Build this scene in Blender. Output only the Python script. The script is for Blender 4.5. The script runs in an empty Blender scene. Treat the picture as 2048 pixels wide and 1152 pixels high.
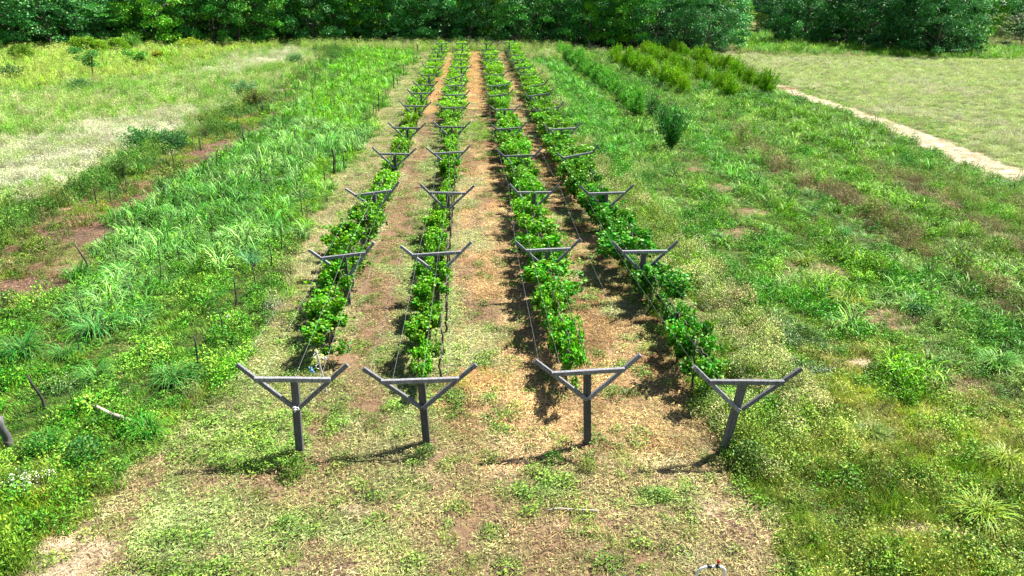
import bpy, math, random
import numpy as np
from mathutils import Vector, Matrix, Euler

sc = bpy.context.scene
rng = np.random.default_rng(7)
random.seed(7)

# ------------------------------------------------------------------ camera
CAM_H = 9.0
F_PX, PITCH, YAW, ROLL = 1500.0, math.radians(21.77), math.radians(3.50), math.radians(1.11)
cp, sp, cy_, sy_ = math.cos(PITCH), math.sin(PITCH), math.cos(YAW), math.sin(YAW)
fwd = np.array([sy_*cp, cy_*cp, -sp]); rgt = np.array([cy_, -sy_, 0.0]); upv = np.cross(rgt, fwd)
c_, s_ = math.cos(ROLL), math.sin(ROLL)
AX, AY = c_*rgt + s_*upv, -s_*rgt + c_*upv
cam = bpy.data.cameras.new('camera'); camo = bpy.data.objects.new('camera', cam)
sc.collection.objects.link(camo); sc.camera = camo
cam.sensor_width = 36.0; cam.lens = 36.0*F_PX/2048.0
cam.clip_start = 0.1; cam.clip_end = 3000
camo.matrix_world = Matrix(((AX[0], AY[0], -fwd[0], 0), (AX[1], AY[1], -fwd[1], 0), (AX[2], AY[2], -fwd[2], CAM_H), (0, 0, 0, 1)))

# ------------------------------------------------------------------ light
SUN_EL, SUN_AZ = math.radians(56), math.radians(62)      # azimuth clockwise from +Y (sun to the right, a little beyond)
world = bpy.data.worlds.new('World'); sc.world = world; world.use_nodes = True
wn = world.node_tree.nodes; wl = world.node_tree.links
bg = wn['Background']; sky = wn.new('ShaderNodeTexSky'); sky.sky_type = 'NISHITA'; sky.sun_disc = False
sky.sun_elevation = SUN_EL; sky.sun_rotation = SUN_AZ
wl.new(sky.outputs[0], bg.inputs[0]); bg.inputs[1].default_value = 0.05
sl = bpy.data.lights.new('sun', 'SUN'); sl.energy = 5.0; sl.angle = math.radians(0.5); sl.color = (1.0, 0.95, 0.87)
so = bpy.data.objects.new('sun', sl); sc.collection.objects.link(so)
sd = Vector((math.sin(SUN_AZ)*math.cos(SUN_EL), math.cos(SUN_AZ)*math.cos(SUN_EL), math.sin(SUN_EL)))
so.rotation_euler = sd.to_track_quat('Z', 'Y').to_euler()
so.location = (30, 10, 60)
sc.view_settings.view_transform = 'Standard'; sc.view_settings.look = 'None'
sc.view_settings.gamma = 1; sc.view_settings.exposure = 1.5
cy = sc.cycles
cy.max_bounces = 5; cy.diffuse_bounces = 1; cy.transmission_bounces = 3; cy.glossy_bounces = 2; cy.transparent_max_bounces = 4

# ------------------------------------------------------------------ measuring helpers (pixels of the photograph -> points of the place)
def G(px, py, z=0.0):
    d = fwd*F_PX + AX*(px-1024.0) - AY*(py-576.0)
    t = (z-CAM_H)/d[2]
    return d[0]*t, d[1]*t
def zat(px, py, Y):
    d = fwd*F_PX + AX*(px-1024.0) - AY*(py-576.0)
    t = Y/d[1]
    return d[0]*t, CAM_H+d[2]*t
def dist(x, y): return np.hypot(x, y)
def srgb(h):
    a = np.asarray(h, float)/255.0
    return np.where(a <= .04045, a/12.92, ((a+.055)/1.055)**2.4)

# ------------------------------------------------------------------ noise on the ground plane
_lat = rng.random((256, 256))
def vnoise(x, y, s, off=0.0):
    x = np.asarray(x)/s+off+500.3; y = np.asarray(y)/s+off*1.7+300.7
    xi = np.floor(x).astype(int); yi = np.floor(y).astype(int); fx = x-xi; fy = y-yi
    fx = fx*fx*(3-2*fx); fy = fy*fy*(3-2*fy)
    L = lambda a, b: _lat[a % 256, b % 256]
    return (L(xi, yi)*(1-fx)+L(xi+1, yi)*fx)*(1-fy)+(L(xi, yi+1)*(1-fx)+L(xi+1, yi+1)*fx)*fy
def fbm(x, y, s, off=0.0, n=3):
    v = 0; a = 1; t = 0
    for k in range(n):
        v = v+a*vnoise(x, y, s, off+k*13.7); t += a; a *= .55; s *= .48
    return v/t

# ------------------------------------------------------------------ object helpers
C = sc.collection
def tag(o, label=None, cat=None, group=None, kind=None):
    if label: o['label'] = label
    if cat: o['category'] = cat
    if group: o['group'] = group
    if kind: o['kind'] = kind
    return o
def empty(name, loc=(0, 0, 0), rz=0.0, label=None, cat=None, group=None):
    o = bpy.data.objects.new(name, None); C.objects.link(o); o.location = loc; o.rotation_euler = (0, 0, rz)
    o.empty_display_size = .2
    return tag(o, label, cat, group)
def mesh_from(name, V, Fc, mat=None, v=None, smooth=False):
    """V (n,3); Fc (m,3) or (m,4) array or list"""
    me = bpy.data.meshes.new(name)
    V = np.asarray(V, np.float32)
    if isinstance(Fc, np.ndarray):
        m, k = Fc.shape
        me.vertices.add(len(V)); me.vertices.foreach_set('co', V.ravel())
        me.loops.add(m*k); me.loops.foreach_set('vertex_index', Fc.ravel().astype(np.int32))
        me.polygons.add(m); me.polygons.foreach_set('loop_start', np.arange(0, m*k, k, dtype=np.int32))
        try: me.polygons.foreach_set('loop_total', np.full(m, k, np.int32))
        except Exception: pass
        me.update(calc_edges=True)
    else:
        me.from_pydata(V.tolist(), [], Fc); me.update()
    if v is not None:
        at = me.attributes.new('v', 'FLOAT', 'FACE'); at.data.foreach_set('value', np.asarray(v, np.float32))
    if mat: me.materials.append(mat)
    if smooth: me.polygons.foreach_set('use_smooth', np.ones(len(me.polygons), bool))
    return me
def link(name, me, parent=None, loc=None):
    o = bpy.data.objects.new(name, me); C.objects.link(o)
    if parent: o.parent = parent
    if loc is not None: o.location = loc
    return o
class MB:
    def __init__(s): s.V = []; s.F = []
    def add(s, V, Fs):
        b = len(s.V); s.V += [tuple(map(float, p)) for p in V]; s.F += [tuple(i+b for i in f) for f in Fs]
    def beam(s, a, b, w, h, up=(0, 0, 1), bev=.006, wob=0.0):
        """a squared timber from a to b, width w across, depth h along up, chamfered edges, slightly uneven"""
        a = Vector(a); b = Vector(b); d = (b-a).normalized(); u = Vector(up); sd_ = d.cross(u).normalized(); u = sd_.cross(d).normalized()
        n = 5; prof = []
        hw, hh = w/2, h/2
        for (x, y) in ((-hw+bev, -hh), (hw-bev, -hh), (hw, -hh+bev), (hw, hh-bev), (hw-bev, hh), (-hw+bev, hh), (-hw, hh-bev), (-hw, -hh+bev)): prof.append((x, y))
        V = []; Fs = []
        for i in range(n+1):
            c = a.lerp(b, i/n)
            if 0 < i < n: c = c+sd_*random.uniform(-wob, wob)+u*random.uniform(-wob, wob)
            for (x, y) in prof: V.append(c+sd_*x+u*y)
        for i in range(n):
            for k in range(8):
                k2 = (k+1) % 8; Fs.append((i*8+k, i*8+k2, (i+1)*8+k2, (i+1)*8+k))
        Fs.append(tuple(reversed(range(8)))); Fs.append(tuple(n*8+k for k in range(8)))
        s.add(V, Fs)
    def tube(s, pts, rad, n=7, cap=True):
        pts = [Vector(p) for p in pts]
        if not hasattr(rad, '__len__'): rad = [rad]*len(pts)
        V = []; Fs = []; prev = None
        for i, p in enumerate(pts):
            d = (pts[min(i+1, len(pts)-1)]-pts[max(i-1, 0)]).normalized()
            r = prev if prev is not None else (Vector((1, 0, 0)) if abs(d.x) < .9 else Vector((0, 1, 0)))
            sx = (r-d*r.dot(d)).normalized(); sy = d.cross(sx); prev = sx
            for k in range(n):
                t = 2*math.pi*k/n; V.append(p+(sx*math.cos(t)+sy*math.sin(t))*rad[i])
        for i in range(len(pts)-1):
            for k in range(n):
                k2 = (k+1) % n; Fs.append((i*n+k, i*n+k2, (i+1)*n+k2, (i+1)*n+k))
        if cap: Fs.append(tuple(reversed(range(n)))); Fs.append(tuple((len(pts)-1)*n+k for k in range(n)))
        s.add(V, Fs)
    def build(s, name, mat, smooth=False):
        return mesh_from(name, s.V, s.F, mat, smooth=smooth)

# ------------------------------------------------------------------ materials
def newmat(name):
    m = bpy.data.materials.new(name); m.use_nodes = True; nt = m.node_tree
    return m, nt, nt.nodes, nt.links, nt.nodes['Principled BSDF'], nt.nodes['Material Output']
def leafmat(name, src='INST', trans=.35, rough=.45, spec=.35, vlo=.55, vhi=1.5, hue=.04):
    m, nt, N, L, P, O = newmat(name)
    if src == 'INST':
        a = N.new('ShaderNodeAttribute'); a.attribute_type = 'INSTANCER'; a.attribute_name = 'tint'; col = a.outputs['Color']
    else:
        a = N.new('ShaderNodeObjectInfo'); col = a.outputs['Color']
    v = N.new('ShaderNodeAttribute'); v.attribute_name = 'v'
    mr = N.new('ShaderNodeMapRange'); mr.inputs[3].default_value = vlo; mr.inputs[4].default_value = vhi
    L.new(v.outputs['Fac'], mr.inputs[0])
    # leaves differ a little from yellow to blue green
    frac = N.new('ShaderNodeMath'); frac.operation = 'MULTIPLY'; frac.inputs[1].default_value = 7.31; L.new(v.outputs['Fac'], frac.inputs[0])
    fr = N.new('ShaderNodeMath'); fr.operation = 'FRACT'; L.new(frac.outputs[0], fr.inputs[0])
    mh = N.new('ShaderNodeMapRange'); mh.inputs[3].default_value = .5-hue; mh.inputs[4].default_value = .5+hue; L.new(fr.outputs[0], mh.inputs[0])
    hs = N.new('ShaderNodeHueSaturation'); L.new(mh.outputs[0], hs.inputs['Hue']); L.new(mr.outputs[0], hs.inputs['Value']); L.new(col, hs.inputs['Color'])
    L.new(hs.outputs[0], P.inputs['Base Color']); P.inputs['Roughness'].default_value = rough
    P.inputs['Specular IOR Level'].default_value = spec
    tr = N.new('ShaderNodeBsdfTranslucent'); L.new(hs.outputs[0], tr.inputs[0])
    mx = N.new('ShaderNodeMixShader'); mx.inputs[0].default_value = trans
    L.new(P.outputs[0], mx.inputs[1]); L.new(tr.outputs[0], mx.inputs[2]); L.new(mx.outputs[0], O.inputs[0])
    return m
M_inst = leafmat('ground_foliage', 'INST', .2, .5, .3, .15, 1.75, .028)
M_dry = leafmat('dry_grass', 'INST', .15, .7, .2, .2, 1.85, .025)
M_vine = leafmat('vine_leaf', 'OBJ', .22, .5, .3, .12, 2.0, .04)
M_treeI = leafmat('tree_leaf_far', 'INST', .2, .5, .3, .4, 2.5, .03)
M_tree = leafmat('tree_leaf', 'OBJ', .2, .5, .3, .35, 2.6, .035)

def woodmat(name, c1, c2, scale=6.0, stretch=(1, 1, .12), rough=.85, bump=.3):
    m, nt, N, L, P, O = newmat(name)
    tc = N.new('ShaderNodeTexCoord'); mp = N.new('ShaderNodeMapping'); mp.inputs['Scale'].default_value = stretch
    oi = N.new('ShaderNodeObjectInfo'); rs = N.new('ShaderNodeMath'); rs.operation = 'MULTIPLY'; rs.inputs[1].default_value = 37.0; L.new(oi.outputs['Random'], rs.inputs[0]); cb = N.new('ShaderNodeCombineXYZ')
    for q_ in range(3): L.new(rs.outputs[0], cb.inputs[q_])
    L.new(cb.outputs[0], mp.inputs['Location'])
    L.new(tc.outputs['Object'], mp.inputs[0])
    n = N.new('ShaderNodeTexNoise'); n.inputs['Scale'].default_value = scale; n.inputs['Detail'].default_value = 8; n.inputs['Roughness'].default_value = .7
    L.new(mp.outputs[0], n.inputs[0])
    n2 = N.new('ShaderNodeTexNoise'); n2.inputs['Scale'].default_value = scale*6; n2.inputs['Detail'].default_value = 4; L.new(mp.outputs[0], n2.inputs[0])
    ad = N.new('ShaderNodeMix'); ad.data_type = 'FLOAT'; ad.inputs[0].default_value = .45; L.new(n.outputs[0], ad.inputs[2]); L.new(n2.outputs[0], ad.inputs[3])
    r = N.new('ShaderNodeValToRGB'); r.color_ramp.elements[0].position = .35; r.color_ramp.elements[1].position = .65
    r.color_ramp.elements[0].color = (*c1, 1); r.color_ramp.elements[1].color = (*c2, 1)
    L.new(ad.outputs[0], r.inputs[0]); hv_ = N.new('ShaderNodeHueSaturation'); mr_ = N.new('ShaderNodeMapRange'); mr_.inputs[3].default_value = .65; mr_.inputs[4].default_value = 1.3; L.new(oi.outputs['Random'], mr_.inputs[0]); L.new(mr_.outputs[0], hv_.inputs['Value']); L.new(r.outputs[0], hv_.inputs['Color']); L.new(hv_.outputs[0], P.inputs['Base Color'])
    b = N.new('ShaderNodeBump'); b.inputs['Strength'].default_value = bump; b.inputs['Distance'].default_value = .01; L.new(ad.outputs[0], b.inputs['Height']); L.new(b.outputs[0], P.inputs['Normal'])
    P.inputs['Roughness'].default_value = rough
    return m
M_wood = woodmat('weathered_grey_timber', (.045, .045, .052), (.36, .36, .39), 9, (2.5, 2.5, .5))
M_post = woodmat('weathered_grey_post', (.035, .035, .04), (.15, .145, .145), 9, (3, 3, .25))
M_bark = woodmat('bark', (.05, .04, .03), (.16, .13, .10), 5)
M_stake = woodmat('dark_stake_wood', (.02, .018, .016), (.08, .07, .06), 12)
M_log = woodmat('pale_dead_wood', (.25, .2, .16), (.5, .43, .36), 12)
def plain(name, col, rough=.5, metal=0.0, bump=0.0):
    m, nt, N, L, P, O = newmat(name)
    n = N.new('ShaderNodeTexNoise'); n.inputs['Scale'].default_value = 14; n.inputs['Detail'].default_value = 5
    tc = N.new('ShaderNodeTexCoord'); L.new(tc.outputs['Object'], n.inputs[0])
    r = N.new('ShaderNodeValToRGB'); r.color_ramp.elements[0].position = .3; r.color_ramp.elements[1].position = .7
    c = np.array(col); r.color_ramp.elements[0].color = (*(c*.8), 1); r.color_ramp.elements[1].color = (*np.minimum(c*1.1, 1), 1)
    L.new(n.outputs[0], r.inputs[0]); L.new(r.outputs[0], P.inputs['Base Color'])
    P.inputs['Roughness'].default_value = rough; P.inputs['Metallic'].default_value = metal
    return m
M_wire = plain('galvanised_wire', (.4, .4, .4), .5, .5)
M_white = plain('white_plastic', (.82, .83, .85), .35)
M_black = plain('black_rubber', (.02, .02, .022), .5)
M_red = plain('red_plastic', (.55, .04, .03), .4)
M_rag = plain('white_rag', (.8, .8, .78), .9)
M_blue = plain('blue_twine', (.12, .35, .7), .7)
M_pale = plain('pale_weathered_pole', (.5, .48, .45), .8)

# ------------------------------------------------------------------ zones of the ground, drawn on the plan
def poly(pts, z=0.0):
    return np.array([G(x, y) for x, y in pts])
def inpoly(P, x, y):
    r = np.zeros(x.shape, bool); n = len(P); j = n-1
    bb = (x > P[:, 0].min()) & (x < P[:, 0].max()) & (y > P[:, 1].min()) & (y < P[:, 1].max())
    xs = x[bb]; ys = y[bb]; q = np.zeros(xs.shape, bool)
    for i in range(n):
        xi, yi = P[i]; xj, yj = P[j]
        if yi != yj:
            q ^= ((yi > ys) != (yj > ys)) & (xs < (xj-xi)*(ys-yi)/(yj-yi)+xi)
        j = i
    r[bb] = q
    return r
ROWX = [-3.73, -0.69, 2.36, 5.40]
def g(*c): return srgb(c)
# palettes: ground colour list, and (tuft kind, weight, colours)
Z = {}
def zone(name, dens, ground, mix): Z[name] = dict(dens=dens, ground=[np.array(srgb(c)) for c in ground], mix=mix)
SOIL = (120, 98, 78); SOILG = (104, 96, 62); STRAW = (165, 140, 100)
YG = [(128, 150, 40), (110, 140, 35), (140, 155, 60)]
MG = [(58, 118, 36), (70, 128, 40), (48, 104, 38)]
BG = [(84, 134, 84), (60, 120, 60), (100, 146, 100)]
PALE = [(150, 160, 112), (134, 148, 96), (165, 165, 125)]
STR = [(178, 158, 112), (165, 142, 96), (190, 170, 130)]
zone('meadow', 1, [(105, 118, 60), (120, 120, 75)], [('fine', .5, PALE), ('short', .5, YG)])
zone('forest', .5, [(20, 18, 12), (28, 24, 16)], [('weed', 1, [(30, 46, 18)])])
zone('pale_left', 1, [(118, 122, 82), (130, 128, 96)], [('fine', .6, [(156, 174, 112), (128, 164, 88), (170, 176, 130), (108, 154, 74), (124, 158, 96)]), ('short', .4, [(118, 162, 62), (136, 168, 62), (92, 148, 62)])])
zone('silver_left', 1, [(160, 154, 132), (150, 146, 126)], [('fine', .85, [(190, 190, 166), (172, 178, 148), (150, 164, 118)]), ('short', .15, [(130, 156, 90)])])
zone('yellow_back', 1, [(120, 130, 60), (110, 120, 55)], [('fine', .5, [(176, 190, 120), (150, 176, 92), (166, 180, 104)]), ('short', .32, [(150, 178, 56), (116, 162, 50), (178, 184, 70)]), ('tall', .18, [(116, 168, 54), (150, 182, 70)])])
zone('dark_band', 1.1, [(60, 72, 36), (76, 78, 44)], [('fine', .4, [(84, 120, 66), (96, 128, 70), (116, 122, 66)]), ('weed', .45, [(60, 112, 46), (68, 118, 54), (92, 112, 46)]), ('tall', .15, [(84, 132, 66)])])
zone('brown_strip', .9, [(116, 94, 74), (126, 100, 80)], [('litter', .45, [(136, 110, 88), (126, 98, 78), (120, 124, 70)]), ('weed', .25, [(84, 124, 40), (70, 116, 50), (110, 140, 60)]), ('fine', .2, [(130, 120, 82), (96, 120, 58)]), ('short', .1, YG)])
zone('tall_strip', .95, [(38, 54, 18), (50, 64, 24)], [('tall', .62, [(92, 150, 80), (74, 134, 56), (136, 176, 130), (108, 162, 100)]), ('weed', .3, [(84, 142, 36), (108, 158, 52)]), ('short', .2, [(96, 146, 44)])])
zone('bright_strip', 1.15, [(70, 104, 26), (80, 110, 30)], [('tall', .3, [(104, 162, 50), (116, 170, 66), (130, 172, 104)]), ('weed', .42, [(104, 164, 26), (122, 176, 34), (84, 146, 40)]), ('short', .28, [(116, 170, 34), (134, 178, 44)])])
zone('left_front', .95, [(62, 84, 34), (84, 86, 50)], [('short', .55, [(100, 152, 52), (88, 140, 44), (116, 158, 66)]), ('weed', .35, [(94, 156, 42), (128, 174, 78), (74, 134, 40)]), ('litter', .1, [(130, 140, 86)])])
zone('left_edge', 1.1, [(92, 96, 44), (96, 92, 50)], [('short', .55, [(118, 150, 36), (96, 140, 36), (140, 150, 60)]), ('weed', .25, [(84, 134, 44)]), ('fine', .2, [(110, 140, 60)])])
zone('mown_pale', .85, [(148, 134, 100), (140, 130, 96)], [('litter', .86, [(162, 168, 114), (174, 178, 128), (142, 154, 94), (160, 154, 108)]), ('short', .05, [(118, 146, 76)]), ('weed', .09, [(120, 146, 80)])])
zone('mown_green', .95, [(116, 116, 72), (124, 118, 80)], [('litter', .84, [(150, 166, 112), (160, 176, 124), (132, 154, 94), (156, 152, 108)]), ('short', .06, [(112, 146, 70)]), ('weed', .10, [(116, 148, 78)])])
zone('mown_lush', 1.15, [(120, 116, 76), (120, 114, 78)], [('weed', .45, [(98, 142, 62), (116, 150, 74)]), ('litter', .55, [(140, 160, 104)])])
zone('soil_track', .5, [(134, 108, 84), (120, 98, 76)], [('litter', .8, [(150, 134, 98), (136, 118, 88), (134, 138, 86)]), ('weed', .2, [(104, 134, 62)])])
zone('straw', .72, [(162, 132, 98), (150, 122, 90)], [('litter', .88, [(202, 172, 124), (182, 152, 106), (162, 158, 104), (204, 182, 138)]), ('weed', .12, [(116, 134, 70), (124, 142, 76)])])
zone('orange', .9, [(172, 132, 92), (162, 126, 88)], [('litter', .85, [(196, 152, 106), (182, 156, 104), (164, 154, 84)]), ('short', .15, [(150, 150, 62)])])
zone('alley34', .75, [(134, 104, 72), (124, 98, 68)], [('litter', .8, [(180, 150, 106), (156, 128, 92), (146, 148, 92)]), ('weed', .2, [(96, 128, 62), (114, 140, 70)])])
zone('apron', .8, [(146, 122, 96), (128, 108, 84)], [('litter', .86, [(176, 166, 116), (184, 172, 130), (158, 156, 104), (168, 148, 110), (150, 150, 100)]), ('weed', .08, [(122, 144, 72)]), ('short', .06, [(128, 146, 70)])])
zone('cream', 1.15, [(110, 108, 60), (104, 100, 60)], [('cream', .46, [(164, 178, 108), (188, 190, 130), (138, 166, 78)]), ('weed', .34, [(92, 142, 46), (122, 160, 62)]), ('short', .2, [(136, 164, 52)])])
zone('r_green', .95, [(78, 94, 44), (92, 92, 52)], [('weed', .46, [(72, 136, 48), (90, 150, 60), (116, 162, 64)]), ('tall', .08, [(92, 148, 56), (122, 162, 100)]), ('short', .34, [(104, 156, 46), (122, 164, 60)]), ('fine', .12, [(140, 160, 104)])])
zone('r_lush', 1.15, [(58, 96, 30), (66, 100, 34)], [('weed', .3, [(76, 146, 36), (92, 156, 48)]), ('tall', .2, [(84, 154, 48), (106, 166, 70)]), ('short', .5, [(80, 150, 38), (96, 158, 48), (112, 160, 68)])])
zone('r_bright', 1.1, [(94, 112, 36), (100, 112, 44)], [('weed', .4, [(104, 154, 34), (88, 142, 40)]), ('short', .4, [(120, 156, 34), (104, 148, 38)]), ('tall', .2, [(110, 156, 46)])])
zone('r_grey', 1.0, [(112, 110, 72), (104, 104, 66)], [('fine', .25, [(146, 160, 104), (126, 150, 86), (140, 142, 100)]), ('weed', .4, [(86, 142, 48), (108, 156, 58)]), ('short', .35, [(106, 156, 52), (128, 160, 54)])])
zone('r_brown', .9, [(112, 104, 70), (104, 96, 62)], [('fine', .5, [(144, 134, 104), (130, 118, 90), (124, 124, 80)]), ('weed', .25, [(98, 126, 58), (88, 126, 50)]), ('litter', .25, [(140, 128, 98)])])
zone('r_front', 1.1, [(118, 116, 60), (124, 116, 70)], [('short', .64, [(154, 170, 44), (132, 160, 42), (166, 172, 82), (116, 152, 44)]), ('fine', .16, [(166, 166, 100), (140, 158, 74)]), ('weed', .2, [(112, 150, 54), (136, 160, 78)])])
zone('r_wild', 1.1, [(96, 98, 48), (88, 92, 46)], [('short', .6, [(118, 158, 32), (100, 146, 36), (140, 164, 44), (150, 166, 50)]), ('fine', .15, [(138, 150, 76)]), ('weed', .25, [(96, 142, 52), (122, 154, 78)])])
zone('path', .45, [(196, 184, 162), (180, 168, 144)], [('litter', .8, [(196, 176, 138)]), ('short', .2, [(120, 136, 60)])])
zone('pale_right', 1.0, [(126, 136, 88), (138, 142, 102)], [('fine', .55, [(160, 174, 118), (146, 164, 104), (168, 172, 138)]), ('short', .45, [(130, 158, 82), (120, 152, 78), (150, 164, 98)])])
zone('green_right', 1.0, [(96, 118, 40), (100, 120, 48)], [('short', .8, [(106, 146, 30), (96, 136, 44)]), ('fine', .2, PALE)])
zone('far_edge', 1.1, [(110, 124, 60), (112, 120, 64)], [('fine', .75, [(172, 192, 124), (156, 182, 106), (184, 190, 136)]), ('short', .25, [(110, 150, 50)])])
zone('far_green', 1.1, [(86, 118, 40), (90, 116, 44)], [('tall', .5, [(112, 164, 50), (98, 152, 54), (134, 170, 60)]), ('weed', .5, [(110, 160, 40)])])
zone('bare', .55, [(146, 120, 96), (136, 114, 90)], [('litter', .85, [(164, 142, 112), (150, 128, 102), (140, 130, 92)]), ('short', .15, [(112, 136, 60)])])
zone('purple', .5, [(118, 96, 82), (110, 90, 76)], [('litter', 1, [(130, 104, 88), (116, 96, 78)])])
zone('sand', .35, [(186, 166, 138), (172, 152, 126)], [('litter', .9, [(190, 170, 138)]), ('short', .1, [(130, 140, 80)])])
zone('yflower', 1.2, [(96, 110, 30), (90, 104, 34)], [('bloomy', .6, [(186, 190, 30), (160, 180, 30)]), ('short', .4, [(120, 156, 30)])])
zone('wflower', 1.1, [(84, 104, 60), (84, 104, 60)], [('bloomw', .4, [(200, 210, 205)]), ('weed', .6, [(96, 136, 84)])])
ZN = list(Z)
ZP = []   # painter's order: (zone name, polygon, warp)
def zp(name, pts, warp=1.0): ZP.append((name, poly(pts), warp))
zp('pale_left', [(-1500, 300), (-800, 150), (0, 170), (350, 110), (640, 84), (640, 130), (560, 190), (420, 250), (300, 310), (150, 370), (0, 420), (-800, 700), (-1500, 1000)])
zp('silver_left', [(-900, 400), (0, 288), (120, 262), (260, 236), (400, 208), (440, 215), (330, 270), (250, 306), (170, 346), (60, 392), (0, 412), (-600, 620)], 2)
zp('silver_left', [(385, 150), (480, 118), (600, 97), (625, 100), (600, 118), (520, 135), (440, 152)], 2)
zp('yellow_back', [(-1200, 60), (0, 78), (600, 83), (560, 96), (440, 112), (300, 150), (150, 165), (0, 185), (-900, 240)], 2)
zp('dark_band', [(-800, 760), (0, 430), (150, 380), (300, 312), (420, 240), (560, 180), (635, 125), (650, 85), (690, 88), (690, 110), (620, 160), (540, 215), (450, 262), (380, 310), (230, 372), (120, 430), (0, 520), (-800, 900)], 1.4)
zp('brown_strip', [(-800, 1000), (0, 520), (120, 430), (230, 372), (380, 312), (450, 264), (540, 215), (575, 215), (480, 300), (400, 350), (330, 385), (230, 450), (120, 570), (0, 660), (-800, 1100)])
zp('tall_strip', [(575, 215), (620, 160), (700, 96), (835, 95), (830, 120), (780, 180), (730, 280), (660, 380), (610, 480), (560, 480), (460, 520), (330, 560), (290, 640), (180, 680), (120, 570), (230, 450), (330, 385), (400, 350), (480, 290)])
zp('bright_strip', [(575, 215), (620, 160), (700, 96), (835, 95), (830, 120), (780, 180), (740, 260), (640, 280), (600, 230), (520, 260)], 2)
zp('bright_strip', [(700, 300), (660, 380), (620, 450), (560, 470), (600, 380), (640, 320)], 1)
zp('left_front', [(-800, 1100), (0, 640), (120, 560), (180, 680), (290, 640), (330, 560), (460, 520), (560, 480), (610, 480), (600, 560), (540, 650), (480, 730), (400, 820), (250, 930), (180, 1000), (110, 1090), (70, 1200), (0, 1500), (-800, 1500)])
zp('left_edge', [(-800, 1000), (0, 920), (80, 960), (180, 960), (200, 1000), (120, 1080), (70, 1200), (0, 1500), (-800, 1500)])
zp('mown_pale', [(838, 102), (1040, 100), (1110, 200), (1180, 330), (1260, 480), (1360, 620), (1470, 780), (1490, 930), (1520, 1010), (1590, 1152), (1660, 1400), (0, 1400), (70, 1200), (110, 1090), (180, 1000), (250, 930), (400, 820), (480, 730), (540, 650), (600, 560), (610, 480), (660, 380), (730, 280), (780, 180), (830, 120)], .6)
zp('cream', [(1130, 250), (1230, 350), (1330, 460), (1430, 560), (1560, 690), (1640, 850), (1600, 1010), (1500, 1000), (1465, 920), (1400, 800), (1325, 650), (1245, 500), (1165, 350), (1090, 240)], .5)
zp('cream', [(1040, 130), (1080, 150), (1130, 250), (1230, 350), (1190, 380), (1090, 240)], .5)
RZ = [(1045, 92), (1110, 95), (1600, 160), (1700, 235), (1830, 290), (1940, 330), (2048, 362), (2600, 560), (2600, 900), (2100, 860), (1900, 760), (1740, 690), (1560, 690), (1430, 555), (1330, 455), (1230, 345), (1130, 245), (1080, 150)]
zp('r_green', RZ)
zp('r_lush', [(1060, 110), (1105, 110), (1200, 200), (1310, 290), (1290, 330), (1200, 300), (1120, 215)], 1)
zp('r_lush', [(1230, 130), (1290, 200), (1360, 225), (1450, 300), (1560, 420), (1420, 330), (1330, 240)], 1)
zp('r_bright', [(1360, 195), (1480, 195), (1600, 210), (1700, 250), (1800, 320), (1720, 340), (1600, 290), (1500, 240)], 1.5)
zp('r_bright', [(1600, 310), (1720, 400), (1860, 500), (2000, 590), (2300, 760), (2300, 700), (2000, 520), (1850, 420), (1720, 340)], .8)
zp('r_grey', [(1700, 300), (1850, 350), (2048, 400), (2400, 500), (2400, 700), (2048, 560), (1860, 460)], 1.5)
zp('r_brown', [(1450, 215), (1504, 285), (1582, 332), (1640, 370), (1738, 415), (1811, 465), (1921, 540), (2000, 575), (2300, 720), (2300, 780), (1990, 610), (1900, 560), (1790, 490), (1700, 430), (1600, 375), (1490, 305)], .8)
zp('r_brown', [(1699, 306), (1790, 345), (1875, 385), (1953, 430), (2048, 505), (2200, 600), (2048, 540), (1940, 455), (1860, 405), (1780, 360)], .8)
zp('r_bright', [(1640, 470), (1740, 540), (1700, 600), (1660, 560), (1600, 500)], 1.2)
zp('r_bright', [(1510, 410), (1570, 420), (1575, 460), (1520, 460)], 1.2)
zp('r_front', [(1560, 690), (1740, 690), (1900, 760), (2100, 860), (2700, 1100), (2700, 1600), (1660, 1400), (1600, 1152), (1530, 1010), (1600, 1010), (1640, 850)], 1.2)
zp('r_wild', [(1500, 960), (1600, 1000), (1700, 950), (1900, 930), (2100, 960), (2500, 1100), (2500, 1600), (1680, 1500), (1590, 1152), (1540, 1060)], 1.3)
zp('r_bright', [(1740, 700), (1860, 740), (1880, 800), (1760, 780), (1700, 740)], 1.2)
zp('pale_right', [(1130, 92), (1300, 88), (1450, 106), (1560, 112), (1800, 112), (2100, 112), (2600, 120), (2900, 500), (2048, 345), (1850, 270), (1700, 215), (1600, 185), (1548, 165), (1470, 128)], .8)
zp('green_right', [(1600, 172), (1680, 200), (1800, 240), (1900, 262), (1900, 285), (1850, 265), (1700, 213), (1600, 183)], 1)
zp('green_right', [(1760, 225), (1860, 240), (1960, 290), (1880, 272)], 1)
zp('path', [(1548, 166), (1600, 183), (1700, 214), (1850, 268), (1950, 305), (2048, 342), (2500, 500), (2500, 560), (2048, 370), (1940, 334), (1830, 290), (1700, 233), (1600, 194), (1548, 178)], .35)
zp('far_edge', [(600, 84), (1140, 84), (1150, 96), (1060, 104), (835, 104), (700, 100), (600, 98)], .5)
zp('far_edge', [(1060, 98), (1130, 96), (1130, 120), (1080, 120)], 2)
zp('far_green', [(1450, 60), (1545, 60), (1560, 82), (1700, 84), (1850, 100), (2400, 95), (2400, 116), (1900, 118), (1700, 110), (1500, 108), (1455, 92)], 1)
BL = []  # round patches: zone, px, py, rx m, ry m
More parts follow.
